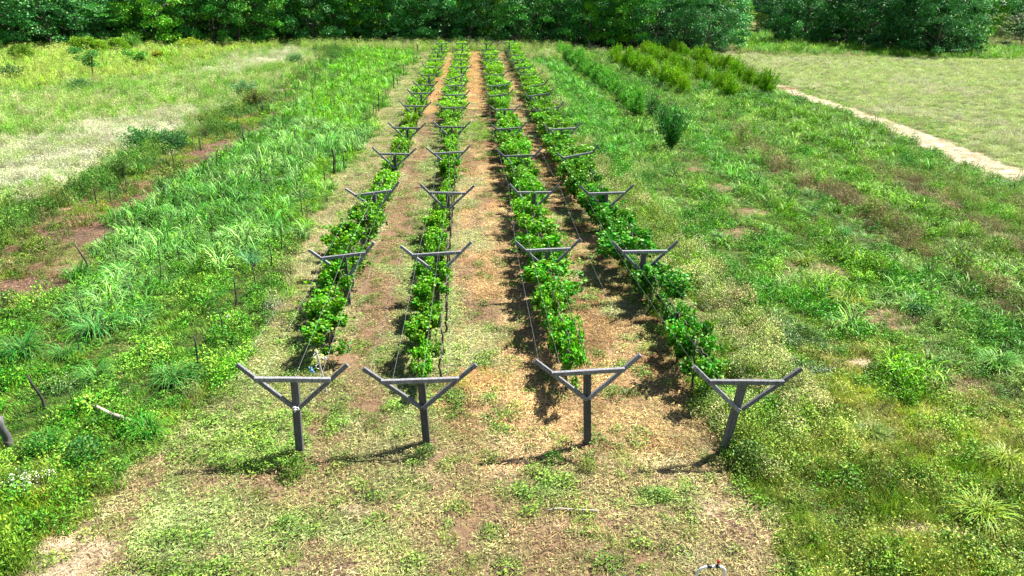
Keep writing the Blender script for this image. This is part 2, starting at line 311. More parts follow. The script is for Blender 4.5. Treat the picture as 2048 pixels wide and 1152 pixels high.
for a in (('bare', 1762, 640, 1.3, .9), ('bare', 1628, 545, 1.2, .9), ('bare', 1495, 472, 1.0, .8), ('bare', 1492, 424, 1.0, .6), ('bare', 1430, 375, .9, .7), ('bare', 1380, 338, .9, .7),
          ('bare', 1900, 762, .75, .55), ('sand', 1735, 725, .5, .25), ('sand', 1420, 1008, .45, .3), ('sand', 700, 1024, .35, .18), ('purple', 618, 1065, .4, .6), ('purple', 680, 1140, .35, .25),
          ('sand', 130, 1125, .8, .7), ('bare', 530, 985, .35, .5), ('bare', 600, 1115, .4, .4), ('bare', 1160, 1045, .9, .3), ('purple', 1460, 1055, .35, .5), ('bare', 1040, 960, .6, .4), ('bare', 870, 930, .3, .8),
          ('purple', 200, 470, 2.0, 1.4), ('purple', 430, 300, 1.5, 3.0), ('purple', 60, 580, 1.6, .8), ('bare', 140, 535, .8, .6), ('bare', 560, 180, 1, 1),
          ('yflower', 482, 243, 1.3, 1.8), ('yflower', 405, 282, .9, 1.0), ('yflower', 352, 316, 1.2, .8), ('yflower', 287, 355, 1.0, .6), ('yflower', 455, 305, .8, .5), ('yflower', 180, 425, .9, .5),
          ('yflower', 170, 100, 2.5, 3), ('yflower', 395, 122, 2, 1.5), ('yflower', 275, 130, 2, 2), ('yflower', 600, 60, 2, 2),
          ('wflower', 140, 780, .5, .35), ('wflower', 1530, 790, .25, .15), ('wflower', 1600, 690, .7, .5), ('wflower', 1550, 650, .4, .3), ('wflower', 1620, 745, .6, .3), ('wflower', 60, 980, .3, .2), ('wflower', 540, 630, .3, .3),
          ('r_bright', 1615, 500, 1.0, 1.2), ('r_bright', 1690, 590, .9, 1.1), ('r_bright', 1550, 440, .9, .9), ('sand', 1870, 870, .25, .1), ('sand', 1830, 1060, .5, .2), ('sand', 1920, 1065, .4, .18),
          ('bare', 120, 420, .5, .3), ('sand', 60, 424, .4, .2), ('mown_lush', 500, 900, 1.3, .8), ('mown_lush', 1075, 975, .6, .4), ('mown_lush', 1320, 990, .7, .3), ('left_front', 1480, 800, .4, 1.0),
          ('left_front', 1100, 925, .1, .2), ('mown_green', 480, 1060, 1.6, .7), ('orange', 950, 760, .8, .6), ('silver_left', 330, 255, 3, 1.5), ('bare', 1570, 178, 1.6, 1.4), ('green_right', 1700, 178, 3, 2)):
    x, y = G(a[1], a[2]); BL.append((a[0], x, y, a[3], a[4]))
TREELINE = [(-1200, 62), (0, 90), (180, 86), (330, 84), (620, 82), (1000, 82), (1330, 90), (1452, 98), (1462, 70), (1475, 38), (1548, 36), (1545, 84), (1700, 92), (1860, 108), (1935, 108), (1945, 74), (2100, 74), (2600, 74)]
TLP = poly([(a, b+(12 if a < 1455 else 7 if a > 1545 else 0)) for a, b in TREELINE])
def zones(x, y, jit=True):
    x = np.asarray(x, float); y = np.asarray(y, float)
    D = dist(x, y)
    w = .35+.012*D
    wx = (fbm(x, y, 2.2, 3.1)-.5)*2*w*1.6+(vnoise(x, y, .45, 8)-.5)*.5; wy = (fbm(x, y, 3.0, 9.4)-.5)*2*w*2+(vnoise(x, y, .45, 18)-.5)*.6
    if jit: wx = wx+rng.normal(0, .09, x.shape)*(1+.03*D); wy = wy+rng.normal(0, .09, x.shape)*(1+.03*D)
    z = np.zeros(x.shape, int)
    for name, P, wp in ZP:
        m = inpoly(P, x+wx*wp, y+wy*wp)
        if name == 'mown_pale':
            xx = x+wx*.7; yy = y
            sub = np.full(x.shape, ZN.index('mown_pale'))
            n1 = fbm(x, y, 3.2, 21.0); n2 = fbm(x, y*.35, .9, 5.0)
            r = ROWX
            sub[(xx < r[0]-.1) & (n1 > .46)] = ZN.index('mown_green')
            a12 = (xx > r[0]+.2) & (xx < r[1]+.1); sub[a12] = ZN.index('mown_green')
            sub[a12 & (xx < r[0]+1.35+(n1-.5)*1.2) & (n2 > .34)] = ZN.index('soil_track')
            a23 = (xx > r[1]+.1) & (xx < r[2]+.1); sub[a23] = ZN.index('straw')
            sub[a23 & (n1 > .60)] = ZN.index('alley34'); sub[a23 & (xx < r[1]+1.3) & (n2 > .5)] = ZN.index('soil_track')
            sub[a23 & (xx < r[1]+1.7) & (n1 < .42)] = ZN.index('mown_pale')
            a34 = (xx > r[2]+.1) & (xx < r[3]+.3); sub[a34] = ZN.index('alley34')
            sub[a34 & (n1 > .56)] = ZN.index('straw'); sub[a34 & (n1 < .40)] = ZN.index('mown_pale')
            sub[(xx > r[0]+.2) & (xx < r[2]+.4) & (y > 55+n1*10) & (n2 > .36)] = ZN.index('orange')
            sub[(xx > r[1]+.2) & (xx < r[2]) & (y > 40) & (y < 60) & (n1 < .48)] = ZN.index('green_right')
            ap = yy < 13.2+(n1-.5)*2.5; k = fbm(x, y, 1.5, 44.0)
            sub[ap] = ZN.index('apron'); sub[ap & (x > -6) & (x < -.6) & (k > .53)] = ZN.index('mown_green')
            sub[ap & (k < .40)] = ZN.index('soil_track'); sub[ap & (x > 0) & (x < 4) & (y > 11.2) & (k > .42) & (k < .56)] = ZN.index('straw')
            z[m] = sub[m]
        else:
            z[m] = ZN.index(name)
    for name, bx, by, rx, ry in BL:
        dd = ((x-bx)/rx)**2+((y-by)/ry)**2
        m = (dd < .2+fbm(x, y, .55, 31.0, 4)*1.7) & (rng.random(x.shape) < (.88 if name in ('sand', 'bare', 'purple') else .92))
        z[m] = ZN.index(name)
    # the wood: everything beyond the tree line
    yl = np.interp(x/np.maximum(y, 1), TLP[:, 0]/TLP[:, 1], TLP[:, 1])
    z[y > yl+3+wy*.6] = ZN.index('forest')
    return z

def hgt(x, y):
    return (fbm(x, y, 1.7, 2.0)-.5)*.07+(fbm(x, y, 12., 4.0)-.5)*.16

# ------------------------------------------------------------------ ground sheet
def axis_x():
    a = [0.0]; 
    while a[-1] < 260: a.append(a[-1]+(.14 if a[-1] < 9 else .14*(a[-1]/9)**1.15))
    a = np.array(a); return np.concatenate([-a[:0:-1], a])
def axis_y():
    a = [-14.0, -8., -3., 2., 5., 7.]
    while a[-1] < 700: a.append(a[-1]+(.12 if a[-1] < 14 else .12*(a[-1]/14)**1.15))
    return np.array(a)
gx, gy = axis_x(), axis_y()
GXX, GYY = np.meshgrid(gx, gy)
fx_, fy_ = GXX.ravel(), GYY.ravel()
zz = zones(fx_, fy_)
V = np.stack([fx_, fy_, hgt(fx_, fy_)], 1)
nx, ny = len(gx), len(gy)
ii = (np.arange(ny-1)[:, None]*nx+np.arange(nx-1)[None]).ravel()
Fq = np.stack([ii, ii+1, ii+nx+1, ii+nx], 1)
gcol = np.zeros((len(V), 4), np.float32); gcol[:, 3] = 1
mixn = np.clip(fbm(fx_, fy_, 1.3, 77.)*1.0, 0, 1)[:, None]
g0 = np.array([Z[n]['ground'][0] for n in ZN]); g1 = np.array([Z[n]['ground'][1] for n in ZN])
gap_shade = np.array([{'tall_strip': .55, 'bright_strip': .55, 'left_front': .6, 'left_edge': .7, 'dark_band': .7, 'r_green': .65, 'r_lush': .6, 'r_bright': .65, 'r_wild': .7, 'cream': .6, 'apron': .72, 'mown_pale': .75, 'mown_green': .72, 'straw': .8, 'alley34': .75}.get(n, .8) for n in ZN])[zz][:, None]  # darker soil in weedy zones: partly moist earth, partly painted shade between tufts
gcol[:, :3] = (g0[zz]*(1-mixn)+g1[zz]*mixn)*gap_shade
M_ground, nt, N, L, P, O = newmat('field_soil_and_sward')
a = N.new('ShaderNodeAttribute'); a.attribute_name = 'gcol'
tc = N.new('ShaderNodeTexCoord')
n1 = N.new('ShaderNodeTexNoise'); n1.inputs['Scale'].default_value = 11; n1.inputs['Detail'].default_value = 9; n1.inputs['Roughness'].default_value = .75
n2 = N.new('ShaderNodeTexNoise'); n2.inputs['Scale'].default_value = 1.1; n2.inputs['Detail'].default_value = 6
L.new(tc.outputs['Object'], n1.inputs[0]); L.new(tc.outputs['Object'], n2.inputs[0])
m1 = N.new('ShaderNodeMapRange'); m1.inputs[1].default_value = .3; m1.inputs[2].default_value = .7; m1.inputs[3].default_value = .5; m1.inputs[4].default_value = 1.5; L.new(n1.outputs[0], m1.inputs[0])
m2 = N.new('ShaderNodeMapRange'); m2.inputs[1].default_value = .3; m2.inputs[2].default_value = .7; m2.inputs[3].default_value = .8; m2.inputs[4].default_value = 1.2; L.new(n2.outputs[0], m2.inputs[0])
mm = N.new('ShaderNodeMath'); mm.operation = 'MULTIPLY'; L.new(m1.outputs[0], mm.inputs[0]); L.new(m2.outputs[0], mm.inputs[1])
vs = N.new('ShaderNodeVectorMath'); vs.operation = 'SCALE'; L.new(a.outputs['Color'], vs.inputs[0]); L.new(mm.outputs[0], vs.inputs['Scale'])
L.new(vs.outputs[0], P.inputs['Base Color']); P.inputs['Roughness'].default_value = 1; P.inputs['Specular IOR Level'].default_value = .1
bp = N.new('ShaderNodeBump'); bp.inputs['Strength'].default_value = .8; bp.inputs['Distance'].default_value = .05; L.new(n1.outputs[0], bp.inputs['Height']); L.new(bp.outputs[0], P.inputs['Normal'])
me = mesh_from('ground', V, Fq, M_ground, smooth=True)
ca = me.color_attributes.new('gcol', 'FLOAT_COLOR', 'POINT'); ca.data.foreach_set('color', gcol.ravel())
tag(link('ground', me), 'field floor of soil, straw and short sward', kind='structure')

# ------------------------------------------------------------------ small plant prototypes (numpy)
def leaves_np(c, d, nrm, ln, wd, fold=.25):
    """rhombic folded leaves: base c, direction d, normal nrm"""
    n = len(c); s = np.cross(d, nrm); s /= np.linalg.norm(s, axis=1, keepdims=True)+1e-9
    up = np.cross(s, d)
    ln = np.asarray(ln).reshape(-1, 1); wd = np.asarray(wd).reshape(-1, 1)
    mid = c+d*ln*.45+up*wd*fold
    V = np.stack([c, mid-s*wd*.5, c+d*ln, mid+s*wd*.5], 1).reshape(-1, 3)
    b = np.arange(n)*4
    F = np.concatenate([np.stack([b, b+1, b+2], 1), np.stack([b, b+2, b+3], 1)])
    v = np.tile(rng.random(n), 2)
    return V, F, v
def blades_np(c, az, ln, wd, lean, seg=3, droop=1.0):
    """arching grass blades"""
    n = len(c); ca, sa = np.cos(az), np.sin(az)
    V = []; pos = c.copy(); ang = lean.copy()
    side = np.stack([-sa, ca, np.zeros(n)], 1)
    prof = [1, .95, .75, .45, 0.12] if seg == 4 else ([1, .9, .6, .08] if seg == 3 else [1, .7, .08])
    for k in range(seg+1):
        w = (wd*prof[k]*.5)[:, None]
        V.append(pos-side*w); V.append(pos+side*w)
        st = (ln/seg)[:, None]*np.stack([np.sin(ang)*ca, np.sin(ang)*sa, np.cos(ang)], 1)
        pos = pos+st; ang = ang+droop/seg*(.6+.8*rng.random(n))
    V = np.stack(V, 1); m = V.shape[1]
    b = np.arange(n)[:, None]*m
    F = []
    for k in range(seg): F.append(np.stack([b[:, 0]+2*k, b[:, 0]+2*k+1, b[:, 0]+2*k+3, b[:, 0]+2*k+2], 1))
    v = rng.random(n)
    F = np.stack(F, 1).reshape(-1, 4)
    return V.reshape(-1, 3), F, np.repeat(v, seg)
def disc(n, r, p=.5):
    t = rng.random(n)*2*math.pi; q = r*rng.random(n)**p
    return np.stack([q*np.cos(t), q*np.sin(t), np.zeros(n)], 1)
def dirs(n, zlo, zhi):
    z = rng.uniform(zlo, zhi, n); t = rng.random(n)*2*math.pi; q = np.sqrt(np.maximum(0, 1-z*z))
    return np.stack([q*np.cos(t), q*np.sin(t), z], 1)
def quads_of(F): return F
def P_litter():
    n = 75; c = disc(n, .34); c[:, 2] = rng.uniform(.0, .05, n)
    L_ = rng.uniform(.04, .13, n); L_[:9] = rng.uniform(.18, .34, 9); W_ = rng.uniform(.008, .02, n); W_[:9] = rng.uniform(.006, .011, 9)
    return leaves_np(c, dirs(n, -.1, .35), dirs(n, .5, 1), L_, W_, .1)
def P_short():
    n = 70; c = disc(n, .2)
    return blades_np(c, rng.random(n)*6.283, rng.uniform(.08, .22, n), rng.uniform(.006, .014, n), rng.uniform(.1, .7, n), 2, .9)
def P_weed():
    n = 120; c = disc(n, .24, .6); r = np.hypot(c[:, 0], c[:, 1])/.24
    c[:, 2] = .02+rng.random(n)**.7*.32*(1-r*r*.8)
    return leaves_np(c, dirs(n, -.3, .8), dirs(n, -.1, 1), rng.uniform(.03, .075, n), rng.uniform(.02, .045, n))
def P_cream():
    n = 230; c = disc(n, .26, .6); r = np.hypot(c[:, 0], c[:, 1])/.26
    c[:, 2] = .05+rng.random(n)**.5*.42*(1-r*r*.5)
    return leaves_np(c, dirs(n, -.2, .6), dirs(n, .2, 1), rng.uniform(.02, .045, n), rng.uniform(.015, .03, n))
def P_tall(n=34, L=(.35, .85), wd=(.016, .032), r=.2):
    c = disc(n, r)
    az = np.arctan2(c[:, 1], c[:, 0])+rng.normal(0, .8, n)
    return blades_np(c, az, rng.uniform(*L, n), rng.uniform(*wd, n), rng.uniform(.02, .6, n), 4, 2.3)
def P_fine():
    n = 70; c = disc(n, .24)
    V, F, v = blades_np(c, rng.random(n)*6.283, rng.uniform(.12, .42, n), rng.uniform(.006, .013, n), rng.uniform(0, .7, n), 2, .8)
    c = disc(55, .26); c[:, 2] = rng.uniform(.18, .42, 55); V2, F2, v2 = leaves_np(c, dirs(55, .1, .9), dirs(55, -.2, 1), rng.uniform(.03, .08, 55), rng.uniform(.012, .025, 55))
    # seed heads as four sided plumes
    b = np.arange(55)*4+len(V); F2 = np.stack([b, b+1, b+2, b+3], 1)
    return np.concatenate([V, V2]), np.concatenate([F, F2]), np.concatenate([v, np.minimum(1, v2[:55]*.6+.45)])
def bloom():
    n = 34; c = disc(n, .24); c[:, 2] = .25+rng.random(n)*.15-(c[:, 0]**2+c[:, 1]**2)*2
    return leaves_np(c, dirs(n, -.2, .3), dirs(n, .6, 1), rng.uniform(.012, .03, n), rng.uniform(.012, .025, n), .1)
hidden = {}
def protos(kind, fn, mat, k=4):
    col = bpy.data.collections.new('plants_'+kind)
    for i in range(k):
        V, F, v = fn(); o = bpy.data.objects.new('plant_%s_%d' % (kind, i), mesh_from('plant_'+kind, V, F, mat, v)); col.objects.link(o)
    hidden[kind] = (col, k)
protos('litter', P_litter, M_dry, 6); protos('short', P_short, M_inst, 5); protos('weed', P_weed, M_inst, 5)
protos('cream', P_cream, M_inst, 4); protos('tall', P_tall, M_inst, 5); protos('fine', P_fine, M_dry, 5); protos('bloomy', bloom, M_inst, 3); protos('bloomw', bloom, M_inst, 3)

def scatter(name, label, cat, kind, P, rz, tilt, scl, tint):
    col, k = hidden[kind]; n = len(P)
    me = bpy.data.meshes.new(name); me.vertices.add(n); me.vertices.foreach_set('co', np.asarray(P, np.float32).ravel())
    rot = np.stack([tilt[:, 0], tilt[:, 1], rz], 1)
    a = me.attributes.new('rot', 'FLOAT_VECTOR', 'POINT'); a.data.foreach_set('vector', rot.astype(np.float32).ravel())
    a = me.attributes.new('scl', 'FLOAT_VECTOR', 'POINT'); a.data.foreach_set('vector', scl.astype(np.float32).ravel())
    a = me.attributes.new('pick', 'INT', 'POINT'); a.data.foreach_set('value', rng.integers(0, k, n).astype(np.int32))
    t4 = np.ones((n, 4), np.float32); t4[:, :3] = tint
    a = me.attributes.new('tint', 'FLOAT_COLOR', 'POINT'); a.data.foreach_set('color', t4.ravel())
    o = link(name, me)
    ng = bpy.data.node_groups.new('scatter_'+name, 'GeometryNodeTree')
    ng.interface.new_socket('Geometry', in_out='INPUT', socket_type='NodeSocketGeometry'); ng.interface.new_socket('Geometry', in_out='OUTPUT', socket_type='NodeSocketGeometry')
    N, L = ng.nodes, ng.links
    gi = N.new('NodeGroupInput'); go = N.new('NodeGroupOutput')
    ip = N.new('GeometryNodeInstanceOnPoints'); ci = N.new('GeometryNodeCollectionInfo')
    ci.inputs['Collection'].default_value = col; ci.inputs['Separate Children'].default_value = True; ci.inputs['Reset Children'].default_value = True
    ip.inputs['Pick Instance'].default_value = True
    def na(nm, ty):
        q = N.new('GeometryNodeInputNamedAttribute'); q.data_type = ty; q.inputs[0].default_value = nm; return q.outputs[0]
    L.new(gi.outputs[0], ip.inputs['Points']); L.new(ci.outputs[0], ip.inputs['Instance'])
    L.new(na('pick', 'INT'), ip.inputs['Instance Index']); L.new(na('rot', 'FLOAT_VECTOR'), ip.inputs['Rotation']); L.new(na('scl', 'FLOAT_VECTOR'), ip.inputs['Scale'])
    L.new(ip.outputs[0], go.inputs[0])
    md = o.modifiers.new('scatter', 'NODES'); md.node_group = ng
    return tag(o, label, cat, None, 'stuff')

# ------------------------------------------------------------------ scatter the sward
pts = []
y = 7.5
while y < 175:
    s = .105+.0042*y
    half = .78*y+6
    nxx = int(2*half/s)
    xs = -half+.06*y+(np.arange(nxx)+rng.random(nxx))*s
    ys = y+rng.random(nxx)*s
    pts.append(np.stack([xs, ys, np.full(nxx, s)], 1)); y += s
pts = np.concatenate(pts)
zi = zones(pts[:, 0], pts[:, 1])
keep = (zi != ZN.index('forest')) | (rng.random(len(pts)) < .25)
dens = np.array([Z[n]['dens'] for n in ZN])
keep &= rng.random(len(pts)) < dens[zi]/1.2
pts = pts[keep]; zi = zi[keep]
kind_names = ['litter', 'short', 'weed', 'cream', 'tall', 'fine', 'bloomy', 'bloomw']
N_ = len(pts); kd = np.zeros(N_, int); tn = np.zeros((N_, 3))
nz = fbm(pts[:, 0], pts[:, 1], 1.6, 60.); nk = np.clip(fbm(pts[:, 0], pts[:, 1], .9, 90.)*.75+rng.random(N_)*.5-.12, 0, .999)
nk = nk.argsort().argsort()/N_
nz2 = fbm(pts[:, 0], pts[:, 1], 7.5, 260.); nc = np.clip((nz-.5)*1.3+(nz2-.5)*1.5+.5+rng.normal(0, .18, N_), 0, .999)
for i, nme in enumerate(ZN):
    m = np.where(zi == i)[0]
    if not len(m): continue
    mix = Z[nme]['mix']; w = np.array([q[1] for q in mix], float); w = np.cumsum(w/w.sum())
    # clumped choice: rank of local noise within the zone
    r = nk[m].argsort().argsort()/max(1, len(m))
    ch = np.searchsorted(w, r, side='right').clip(0, len(mix)-1)
    for j, (kk, ww, cols) in enumerate(mix):
        mj = m[ch == j]; kd[mj] = kind_names.index(kk)
        cc = np.array([srgb(c) for c in cols]); ci = (nc[mj]*len(cc)).astype(int).clip(0, len(cc)-1)
        tn[mj] = cc[ci]
lv = (.62+.8*fbm(pts[:, 0], pts[:, 1], .75, 230., 2))*rng.uniform(.72, 1.3, N_)
tn = tn*lv[:, None]*rng.uniform(.9, 1.1, (N_, 3))
gr = np.clip((tn[:, 1]-tn[:, 0]*1.12)/(tn[:, 1]+1e-4)*3.0, 0, 1)[:, None]      # how green the plant is
tn = tn*(np.array([1.0, 1.0, .88])*(1-gr)+np.array([.98, 1.04, .5])*gr)
tn = np.clip(tn, .004, 1)
# plants stand in clumps: tall in the middle, low between
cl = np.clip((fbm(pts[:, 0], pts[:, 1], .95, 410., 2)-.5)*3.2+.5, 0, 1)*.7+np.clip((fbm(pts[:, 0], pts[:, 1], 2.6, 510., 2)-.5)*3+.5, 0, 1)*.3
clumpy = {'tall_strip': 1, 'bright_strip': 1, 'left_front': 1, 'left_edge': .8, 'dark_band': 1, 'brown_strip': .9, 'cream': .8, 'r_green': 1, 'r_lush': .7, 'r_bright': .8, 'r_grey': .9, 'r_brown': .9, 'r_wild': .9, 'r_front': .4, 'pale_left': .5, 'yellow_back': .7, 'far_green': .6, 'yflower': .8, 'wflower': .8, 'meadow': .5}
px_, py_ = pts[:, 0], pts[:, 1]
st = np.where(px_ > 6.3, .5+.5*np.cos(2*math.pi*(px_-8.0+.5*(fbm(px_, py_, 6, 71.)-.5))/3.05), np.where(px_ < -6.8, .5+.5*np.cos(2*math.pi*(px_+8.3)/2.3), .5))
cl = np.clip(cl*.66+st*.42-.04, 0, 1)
ck = np.array([clumpy.get(n, 0) for n in ZN])[zi]; tn *= (1-ck*.24+ck*.5*cl)[:, None]  # low plants between clumps tinted darker, shade painted into their colour
cs = 1-ck+ck*(.3+1.65*cl); cw = 1-ck+ck*(.72+.6*cl)
STUFF = {'litter': ('cut_grass', 'pale cut grass and straw littering the mown alleys'), 'short': ('short_grass', 'short green and yellow grass over the field'),
         'weed': ('broadleaf_weeds', 'low broadleaf weeds in green clumps'), 'cream': ('seeding_weeds', 'cream green small leaved weeds beside the rightmost vine row'),
         'tall': ('long_grass', 'long arching green grass in the weed strip'), 'fine': ('dry_meadow_grass', 'thin pale seeding meadow grass'),
         'bloomy': ('yellow_flowers', 'yellow wildflowers left of the weed strip'), 'bloomw': ('white_flowers', 'tiny white wildflowers among the weeds')}
base_h = {'litter': 1, 'short': 1, 'weed': 1, 'cream': 1, 'tall': 1, 'fine': 1, 'bloomy': 1, 'bloomw': 1}
zs_h = np.ones(len(ZN))
for nme, h in (('mown_pale', .45), ('mown_green', .5), ('mown_lush', .5), ('soil_track', .4), ('straw', .45), ('orange', .5), ('alley34', .45), ('apron', .45), ('r_front', .8), ('silver_left', .8), ('pale_right', .55), ('green_right', .5), ('left_front', .85),
               ('tall_strip', 1.15), ('bright_strip', .95), ('dark_band', 1.2), ('far_edge', 1.7), ('far_green', 1.4), ('path', .4), ('sand', .4), ('bare', .5), ('purple', .6), ('brown_strip', .8), ('yellow_back', 1.3), ('cream', 1.05)):
    zs_h[ZN.index(nme)] = h
for q, kk in enumerate(kind_names):
    m = kd == q
    if not m.any(): continue
    p = pts[m]; n = len(p); s = p[:, 2]
    base = (.8+.55*rng.random(n))*np.clip(s/.30, .75, 3.0)**.5
    h = base*zs_h[zi[m]]*rng.uniform(.7, 1.25, n)*cs[m]
    if kk == 'litter': h = base*.9
    base = base*cw[m]; scl = np.stack([base, base, h], 1)
    if kk in ('tall',): scl = np.stack([base*.85, base*.85, h*.85], 1)*np.where(rng.random(n) < .3, 1.25, 1)[:, None]
    P3 = np.stack([p[:, 0], p[:, 1], hgt(p[:, 0], p[:, 1])], 1)
    scatter(STUFF[kk][0], STUFF[kk][1], kk if False else None, kk, P3, rng.random(n)*6.283, rng.normal(0, .08, (n, 2)), scl, tn[m])
print('tufts', N_)

# ------------------------------------------------------------------ trellises
TR = {0: [(515, 757, 658, 758), (645, 514, 730, 504), (713, 389, 783, 380), (760.4, 306.6, 818.3, 307.5), (789.7, 255.1, 839.1, 255.8), (809.8, 211.3, 851.5, 212.6), (824.2, 186.5, 860, 186.3), (833.9, 169.4, 867.7, 169.4), (844.3, 150.4, 871.9, 150.8), (852.1, 133.6, 880.2, 135.2), (859.4, 119.4, 882.3, 118.8), (862.5, 106, 888.5, 106), (867.2, 98.4, 889, 98.4), (872.9, 86.5, 893.8, 86.8)],
1: [(768, 762, 914, 757), (828, 508, 920, 502), (860, 384, 930, 385), (869.1, 306.3, 926.4, 303), (879.5, 253.2, 928.3, 253.6), (888, 215.8, 929, 214.5), (893.2, 189.8, 930.3, 188.9), (896.4, 171.7, 928.6, 169.4), (896.4, 159.7, 926, 149.8), (908.9, 133.6, 936.5, 135.2), (909.9, 119.4, 934.4, 119.4), (909.4, 108.6, 933.3, 107.6), (913, 99.5, 933.9, 99.5), (915.6, 86.8, 934.4, 86.8)],
2: [(1108, 746, 1244, 738), (1053, 498.8, 1138, 495.3), (1035.7, 383.5, 1100, 383.5), (1009.5, 311.5, 1068, 309.6), (995.2, 258.1, 1041.4, 254.9), (989.3, 219, 1030, 218.4), (982.1, 192.4, 1017.3, 187.6), (978, 172.2, 1014, 169), (976.5, 150.6, 1007.7, 148.8), (973.3, 134.7, 998.3, 133.1), (969.2, 119.8, 995.2, 119.4), (967.6, 108.1, 992, 108.6), (964.5, 99, 987.4, 99.3), (962.4, 87.5, 983.2, 86.5)],
3: [(1422, 762, 1562, 763), (1245, 501, 1330, 500), (1178, 386, 1247.5, 384), (1128, 314.8, 1183.3, 303.7), (1100, 258.5, 1149.5, 255.8), (1075.2, 221, 1116.9, 213.6), (1059.6, 192.4, 1098, 186.3), (1050.9, 174.6, 1086.9, 169.1), (1044.2, 149.3, 1075.9, 149.3), (1032.7, 136.3, 1060.8, 134.4), (1022.8, 122.2, 1048.3, 118.8), (1019.7, 110.9, 1044.7, 109.7), (1014.5, 100.8, 1036.9, 101.4), (1009.8, 85.2, 1027, 84.2)]}
BASE = {(0, 0): (600, 905), (1, 0): (853, 889), (2, 0): (1175, 888), (3, 0): (1447, 903)}
HB = 1.62
def me_post(h, w=.15):
    b = MB(); b.beam((0, 0, -.15), (0, 0, h), w, w*.85, up=(0, 1, 0), wob=.006); return b.build('post', M_post)
def me_cross():
    b = MB(); b.beam((-.74, -.135, 0), (.74, -.135, 0), .08, .092, up=(0, 0, 1), wob=.004); return b.build('crossbar', M_wood)
def me_arm(s, bend=0.0):
    b = MB()
    # from the post at knee height, out past the crossbar end to the tip
    a = Vector((s*.02, -.08, -.68)); e = Vector((s*1.07, -.08, .30))
    b.beam(a, e, .07, .084, up=(-s*.68, 0, .73), wob=.004); return b.build('arm', M_wood)
POSTS = [me_post(1.58) for _ in range(3)]; CROSS = [me_cross() for _ in range(3)]; ARML = [me_arm(-1) for _ in range(3)]; ARMR = [me_arm(1) for _ in range(3)]
ordw = ['first', 'second', 'third', 'fourth', 'fifth', 'sixth', 'seventh', 'eighth', 'ninth', 'tenth', 'eleventh', 'twelfth', 'thirteenth', 'fourteenth', 'fifteenth', 'sixteenth', 'seventeenth', 'eighteenth', 'nineteenth', 'twentieth']
def nth(n):
    tens = ['', '', 'twenty', 'thirty', 'forty', 'fifty', 'sixty', 'seventy', 'eighty']
    if n < 20: return ordw[n]
    q, u = divmod(n+1, 10)
    return tens[q]+'-'+ordw[u-1] if u else tens[q][:-1]+'ieth'
roww = ['leftmost', 'second', 'third', 'rightmost']
TPOS = {}
for r in range(4):
    for j, (x0, y0, x1, y1) in enumerate(TR[r]):
        mx, my = (x0+x1)/2, (y0+y1)/2
        zc = HB if j < 13 else 2.3
        if (r, j) in BASE:
            bx, by = G(*BASE[(r, j)]); tx, tz = zat(mx, my, by-.1); ty = by
        else:
            bx, by = G(mx, my, zc); tx, tz = bx, zc
            bx += random.uniform(-.05, .05)
            if j < 13: tz = HB
        # tilt of the crossbar
        pa = np.array(zat(x0, y0, by)); pb = np.array(zat(x1, y1, by)); tilt = math.atan2(pb[1]-pa[1], pb[0]-pa[0])
        half = math.hypot(*(pb-pa))/2
        TPOS[(r, j)] = (tx, by, tz, tilt)
        lab = 'grey wooden Y shaped trellis, %s from the front in the %s vine row' % (ordw[j], roww[r])
        if j == 0: lab = ['grey Y shaped trellis with a white rag at its knee, leftmost front', 'second grey Y shaped trellis in the front line, its post upright', 'front trellis of the third vine row, right end of crossbar raised', 'front trellis with a leaning post, rightmost of the front line'][r]
        if j == 13: lab = 'taller grey end trellis before the wood, closing the %s vine row' % roww[r]
        t = empty('trellis', (bx, by, 0), 0, lab, 'trellis', 'wooden Y shaped trellises along the vine rows')
        k = (r+j) % 3
        lean = math.atan2(tx-bx, tz)
        po = link('post', POSTS[k], t); po.rotation_euler = (0, lean, 0); po.scale = (1, 1, (tz-.07)/1.58)
        hd = (tx-bx, 0, tz); sc_ = max(.85, min(1.15, half/.70)) if j < 9 else 1.0
        for nm, me_ in (('crossbar', CROSS[k]), ('arm', ARML[k]), ('arm', ARMR[(k+1) % 3])):
            o = link(nm, me_, t, hd); o.rotation_euler = (0, -tilt, 0); o.scale = (sc_, 1, 1 if nm == 'crossbar' else 1+random.uniform(-.04, .06))

# wires along each row, over the crossbars and arm tips
slots = [(-1.0, .24, 'outer left'), (-.55, .075, 'left'), (0.05, .075, 'middle'), (.55, .075, 'right'), (1.0, .24, 'outer right')]
for r in range(4):
    for (sx, sz, nm) in slots:
        ptsw = []
        for j in range(14):
            tx, ty, tz, tl = TPOS[(r, j)]
            x = tx+sx*math.cos(tl)-0*sz; z = tz+sz+sx*math.sin(tl)
            if ptsw:
                q = ptsw[-1]
                for f in (.33, .67): ptsw.append((q[0]*(1-f)+x*f, q[1]*(1-f)+(ty-.13)*f, q[2]*(1-f)+z*f-.045))
            ptsw.append((x, ty-.13, z))
        b = MB(); b.tube(ptsw, .0022, 4)
        tag(link('trellis_wire', b.build('trellis_wire', M_wire)), '%s wire of the %s vine row, strung along its trellises' % (nm, roww[r]), 'wire', 'wires strung along the trellises')

